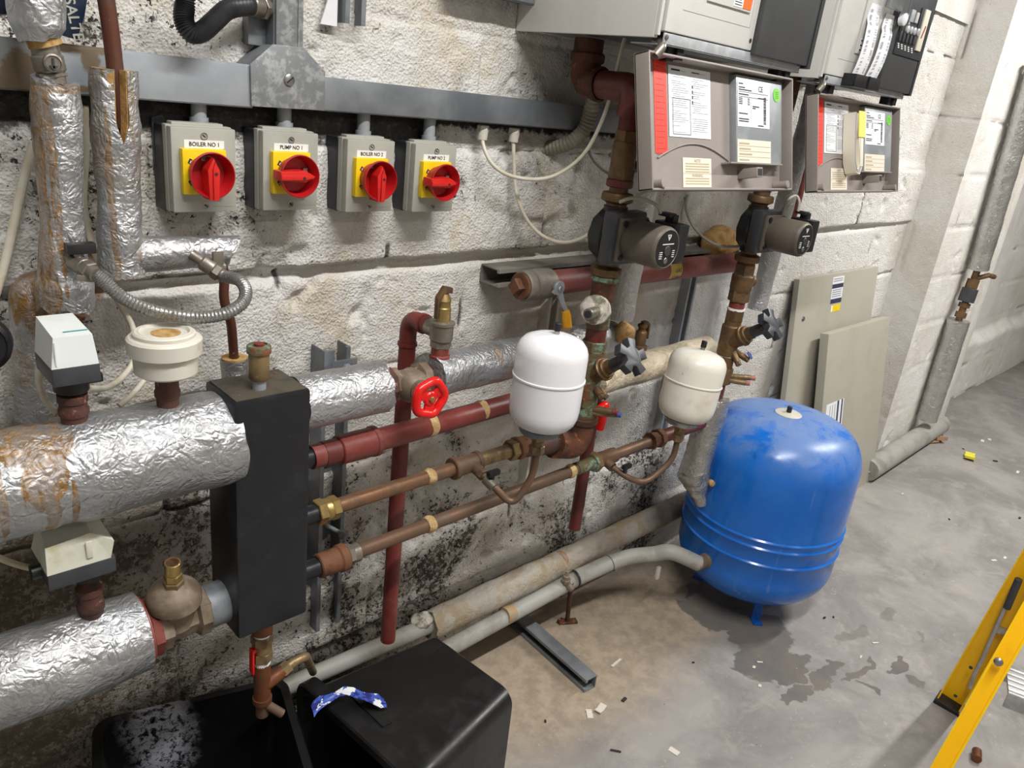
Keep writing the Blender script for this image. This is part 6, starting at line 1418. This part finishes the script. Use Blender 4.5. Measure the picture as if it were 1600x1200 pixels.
# ------------------------------------------------------------------ black tubs, one upright, one tipped on its side
def tub(name, label, M4, Ltop, Wtop, Lbot, Wbot, H, handle=True):
    r = thing(name, label, 'storage tub', M4 @ V((0, 0, 0)), 'black storage tubs')
    def ring(L, W_, z, rad=.03, n=6):
        out = []
        for cx, cy, a0 in ((L/2-rad, W_/2-rad, 0), (-L/2+rad, W_/2-rad, PI/2), (-L/2+rad, -W_/2+rad, PI), (L/2-rad, -W_/2+rad, 1.5*PI)):
            for i in range(n+1): a = a0+PI/2*i/n; out.append((cx+rad*math.cos(a), cy+rad*math.sin(a), z))
        return out
    R_ = [ring(Lbot-.03, Wbot-.03, 0, .03), ring(Lbot, Wbot, .014, .035), ring(Ltop, Wtop, H-.034, .03), ring(Ltop+RIM-.002, Wtop+RIM-.002, H-.034, .034), ring(Ltop+RIM, Wtop+RIM, H-.004, .034), ring(Ltop+RIM-.006, Wtop+RIM-.006, H, .032), ring(Ltop-.004, Wtop-.004, H, .028), ring(Ltop-.008, Wtop-.008, H-.03, .028), ring(Lbot-.008, Wbot-.008, .018, .03), ring(Lbot-.04, Wbot-.04, .006, .03)]
    n = len(R_[0]); vs = [M4 @ V(p) for q in R_ for p in q]
    fs = [(i*n+k, i*n+(k+1) % n, (i+1)*n+(k+1) % n, (i+1)*n+k) for i in range(len(R_)-1) for k in range(n)]+[tuple(range(n-1, -1, -1)), tuple((len(R_)-1)*n+k for k in range(n))]
    mb = MB(); mb.add(vs, fs); return r, mb
def frame_m(o, x, y, z):
    return Matrix(((x.x, y.x, z.x, o.x), (x.y, y.y, z.y, o.y), (x.z, y.z, z.z, o.z), (0, 0, 0, 1)))
# upright tub under the drain cock
def tub_dust():
    t = NT('dusty_tub_plastic')
    d = t.vm('LENGTH', t.vm('DIVIDE', t.vm('SUBTRACT', t.pos, tuple(DUST)), (.075, .20, .14)))
    f = t.m2('MULTIPLY', t.mapr(t.m2('ADD', d, t.m2('MULTIPLY', t.noise(16, 4, .7), .9)), 1.5, .9), t.mapr(t.noise(70, 5, .8, .5), .42, .52))
    c = t.mix(f, G(14, 14, 15), G(176, 178, 188)); c = t.mix(t.mapr(t.noise(60, 3, .6), .735, .75), c, G(120, 120, 124)); return t.out(c, t.mapr(f, 0, 1, .4, .9), 0.0)
ex = V((.337, -.10, 0)).normalized(); ey = Z_.cross(ex)
O = V((.402, -.250, 0))
DUST = at(262, 1165, -.12)
r, mb = tub('storage_tub', 'black upright tub under the drain cock, pale powder smeared inside', frame_m(O, ex, ey, Z_), .325, .340, .275, .290, .300)
mb.build('shell', tub_dust(), r, angle=30)
# tipped tub: its mouth faces left, a hand slot in the side that is uppermost
zx = V((-.985, -.10, -.02)).normalized(); yx = V((-.10, .985, 0)); yx = (yx-zx*yx.dot(zx)).normalized(); xx = yx.cross(zx)
RIM = .036; O = V((.985, -.312, .1560))
Mt = frame_m(O, xx, yx, zx)
r, mb = tub('storage_tub', 'black tub tipped on its side with a torn blue wrapper on top', Mt, .300, .335, .272, .262, .338)
mb.build('shell', M_tub, r, angle=30)
TOPX = 1 if (Mt.to_3x3() @ X_).z > 0 else -1
def on_tub(px, py, h=.0):
    """point on the tipped tub's uppermost side"""
    a = Mt @ V((TOPX*.136, 0, 0)); b = Mt @ V((TOPX*.150, 0, .28)); c = Mt @ V((TOPX*.136, .1, 0)); n = (b-a).cross(c-a).normalized(); n = n if n.z > 0 else -n
    return onp(px, py, a, n)+n*h, n
q = [on_tub(px, py, -.001)[0] for px, py in ((540, 1080), (555, 1076), (612, 1130), (598, 1137))]; nn = on_tub(560, 1100)[1]
s = MB(); s.add([p for p in q]+[p+nn*.0035 for p in q], [(0, 1, 2, 3), (4, 5, 6, 7), (0, 1, 5, 4), (1, 2, 6, 5), (2, 3, 7, 6), (3, 0, 4, 7)]); s.build('hand_slot', mat('slot_black', (.002, .002, .002), rough=.9), r)
# torn blue wrapper draped over the slot and the rim
cen = [(487, 1135), (492, 1127), (500, 1122), (512, 1116), (525, 1109), (538, 1104), (553, 1107), (565, 1110), (578, 1108), (592, 1104), (602, 1106)]
half = [9, 10, 9, 6, 5, 7, 8, 7, 9, 11, 5]
mb = MB(); vs = []; rnd = random.Random(3); RIMH = lambda px: .036 if px < 562 else (.036-.026*(px-562)/32 if px < 594 else .010)
for i, ((px, py), hw) in enumerate(zip(cen, half)):
    for k in range(6):
        f = (k/5-.5)*2; p, _ = on_tub(px+f*2.5, py+f*hw, 0)
        vs.append(p+nn*(RIMH(px)+.005*rnd.random()))
o_ = len(vs); vs += [v-nn*.0008 for v in vs]; fs = []
for i in range(10):
    for k in range(5): a = i*6+k; fs += [(a, a+1, a+7, a+6), (o_+a, o_+a+6, o_+a+7, o_+a+1)]
mb.add(vs, fs); solo(mb, 'torn_wrapper', M_bluewrap, 'torn blue and white wrapper lying across the slot of the tipped tub', 'wrapper', angle=20)

# ------------------------------------------------------------------ yellow step ladder
r = thing('step_ladder', 'yellow stepladder at the right edge, its far foot on the damp floor', 'ladder', (1.8, -1.05, 0))
def rail(foot, top, wdir, w, th, m=M_ladder, name='rail', lip=.0):
    foot = V(foot); top = V(top); ax = (top-foot).normalized(); s = V(wdir); s = (s-ax*s.dot(ax)).normalized(); n = ax.cross(s)
    P = [(-w/2, -th/2), (w/2, -th/2), (w/2, th/2), (w/2-.004, th/2), (w/2-.004, -th/2+.004), (-w/2+.004, -th/2+.004), (-w/2+.004, th/2), (-w/2, th/2)]
    mb = MB(); k = 8; vs = [e+s*a+n*b for e in (foot, top) for a, b in P]
    fs = [(i, (i+1) % k, k+(i+1) % k, k+i) for i in range(k)]
    q = [(0, 5, 4, 1), (1, 4, 3, 2), (0, 7, 6, 5)]; fs += q+[tuple(j+k for j in f[::-1]) for f in q]
    mb.add(vs, fs); return mb.build(name, m, r, angle=20), ax, s, n
A = CAM+ray(1471, 1200)*1.45; B = CAM+ray(1600, 972)*1.385
ax = (B-A).normalized(); ft = A-ax*(A.z/ax.z); tp = A+ax*((1.55-A.z)/ax.z)
vd = (A-CAM).normalized(); wd = ax.cross(vd)
o_, ax, s_, n_ = rail(ft, tp, wd, .031, .020, name='front_rail')
sgn = -1 if n_.dot(vd) > 0 else 1
c = onp(1560, 1034, A+n_*sgn*.010, n_); 
MB().lathe([(.0080, 0), (.0076, .003), (.004, .005), (.001, .0055)], c, n_*sgn, 24).build('rivet', M_steel, r)
F0 = atf(1482, 1103)+Z_*.012; B2 = CAM+ray(1600, 903)*1.93; ax2 = (B2-F0).normalized(); tp2 = F0+ax2*(1.5/ax2.z)
vd2 = (F0-CAM).normalized()
o2_, ax2, s2, n2 = rail(F0, tp2, ax2.cross(vd2), .062, .034, name='rear_rail')
MB().box(F0+Z_*-.004, (.070, .050, .016), .003, rot=Matrix((s2, n2.cross(s2).cross(s2)*-1 if False else n2, ax2)).transposed()).build('rubber_foot', M_blkplastic, r)
MB().box(ft+Z_*.012, (.086, .050, .03), .003, rot=Matrix((s_, n_, ax)).transposed()).build('rubber_foot', M_blkplastic, r)
k2 = -1 if n2.dot(vd2) > 0 else 1
def on2(px, py, h): return onp(px, py, F0+n2*k2*(.017+h), n2)
MB().tube([on2(1582, 925, .004), on2(1572, 945, .004), on2(1535, 1030, .006), on2(1523, 1052, .006), on2(1515, 1075, .004)], .005, 10).build('spreader_bar', M_alu, r)
MB().tube([on2(1592, 905, .004), on2(1573, 950, .006)], .009, 10).build('hinge_bracket', M_dkgrey, r)
for px, py in ((1517, 1043), (1493, 1087)): MB().lathe([(.005, 0), (.004, .003)], on2(px, py, -.002), n2*k2, 12).build('rivet', M_dkgrey, r)
sd = V((.30, -.95, 0)).normalized(); td = Z_.cross(sd)
for h_ in (.285, .555, .83, 1.10):
    q = ft+ax*((h_+.02)/ax.z)+sd*.22+V((.02, 0, 0)); st = MB().box(q, (.40, .085, .006), .001, rot=Matrix((sd, td, Z_)).transposed())
    for j in range(5): st.box(q+td*(-.034+.017*j)+Z_*.0035, (.40, .005, .003), rot=Matrix((sd, td, Z_)).transposed())
    st.box(q-td*.041-Z_*.014, (.40, .004, .030), rot=Matrix((sd, td, Z_)).transposed()).box(q+td*.041-Z_*.014, (.40, .004, .030), rot=Matrix((sd, td, Z_)).transposed())
    st.build('step', M_alu, r)
for h_ in (.30, 1.0):
    q = F0+ax2*(h_/ax2.z); MB().box(q+sd*.22, (.44, .028, .012), .001, rot=Matrix((sd, td, Z_)).transposed()).build('rear_brace', M_alu, r)
rail(ft+sd*.44, tp+sd*.34, s_, .078, .030, name='front_rail'); rail(F0+sd*.46, tp2+sd*.36, s2, .062, .034, name='rear_rail')
MB().box((tp+tp2)/2+sd*.18+Z_*.02, (.44, .16, .05), .008, rot=Matrix((sd, td, Z_)).transposed()).build('top_cap', M_ladder, r)

# ------------------------------------------------------------------ litter on the floor
def scrap(px, py, L, W_, H, ang, m, name, label, group=None, cat='litter', bend=.0, seed=0):
    p = atf(px, py); mb = MB(); n = 8; vs = []
    d = V((math.cos(ang), math.sin(ang), 0)); s = V((-d.y, d.x, 0))
    for i in range(n+1):
        f = i/n-.5; w_ = W_*(.5+.12*mn.noise(V((i*1.3, seed, 0)))); z_ = H+bend*abs(f)*2+.0015*mn.noise(V((i*.9, 0, seed)))
        vs += [p+d*(f*L)+s*w_+Z_*z_, p+d*(f*L)-s*w_+Z_*(z_+.0008)]
    o_ = len(vs); vs += [V((v.x, v.y, max(.0004, v.z-max(H, .0012)))) for v in vs]; fs = []
    for i in range(n): a = 2*i; fs += [(a, a+1, a+3, a+2), (o_+a, o_+a+2, o_+a+3, o_+a+1), (a, a+2, o_+a+2, o_+a), (a+1, o_+a+1, o_+a+3, a+3)]
    fs += [(0, o_, o_+1, 1), (2*n, 2*n+1, o_+2*n+1, o_+2*n)]
    mb.add(vs, fs); return solo(mb, name, m, label, cat, group, angle=20)
r = scrap(1441, 690, .16, .055, .006, -.55, M_card, 'cardboard_scrap', 'bent strip of brown cardboard on the floor by the pier', None, 'cardboard', .01, 3)
scrap(1462, 688, .09, .06, .022, .9, M_card, 'cardboard_scrap', 'small folded flap of brown cardboard beside the bent strip', None, 'cardboard', .02, 5)
scrap(1514, 717, .07, .045, .012, .3, M_yelwrap, 'yellow_wrapper', 'crumpled yellow wrapper on the open floor', None, 'wrapper', .012, 7)
k = MB().sphere((atf(1531, 1187).x, atf(1531, 1187).y, .016), .016); a = atf(1524, 1192); b = atf(1540, 1178)
solo(MB().cyl(a+Z_*.012, a+V((.034, .010, .012)), .0115, 24, .001), 'copper_offcut', M_copper_orange, 'short copper pipe offcut on the floor under the ladder', 'pipe offcut')
lab = 'pale paper scrap on the sandy floor near the loose strut'
scrap(921, 1116, .030, .016, .002, .9, M_debris, 'paper_scrap', 'oblong white paper scrap just below the end of the loose strut', None, 'litter', 0, 11)
scrap(938, 1109, .034, .018, .003, .2, M_debris, 'paper_scrap', 'twisted white paper scrap beside the oblong one below the strut', None, 'litter', .004, 12)
scrap(1053, 1174, .016, .026, .001, .1, M_debris, 'paper_scrap', 'printed white paper scrap on bare concrete at the bottom edge', None, 'litter', 0, 13)
scrap(963, 1036, .046, .008, .002, .1, M_debris, 'cable_tie', 'thin white strip on the sandy floor right of the loose strut', None, 'litter', 0, 14)
scrap(962, 1174, .026, .005, .003, -.9, M_debris_dk, 'metal_shaving', 'dark thin shaving on the concrete below the loose strut', None, 'litter', 0, 15)
for i, (px, py, L, W_, a_) in enumerate(((1368, 1005, .03, .008, -.6), (1478, 667, .05, .012, -1.0), (1535, 689, .05, .02, .2), (1546, 687, .03, .02, .4), (1553, 876, .03, .014, -.5), (1570, 872, .026, .012, .1), (1590, 738, .05, .015, .1), (1345, 1027, .02, .007, .2), (1187, 1035, .022, .008, -.7), (1178, 1043, .014, .010, .3), (1187, 1072, .014, .012, .4), (1410, 772, .016, .01, .4))):
    scrap(px, py, L*.75, W_*.75, .002, a_, M_debris, 'floor_chip', 'small pale chip lying on the open grey floor', 'pale chips on the floor', 'litter', 0, 20+i)
for i, (px, py, L) in enumerate(((1288, 966, .020), (1302, 965, .012), (1411, 707, .02), (1555, 721, .04), (1593, 810, .03), (1483, 812, .016), (1505, 702, .02), (1083, 1036, .012), (975, 1094, .03), (852, 1128, .014))):
    scrap(px, py, L*.55, L*.28, .004, i*.8, M_debris_dk, 'dark_chip', 'small dark crumb lying on the open grey floor', 'dark crumbs on the floor', 'litter', 0, 50+i)
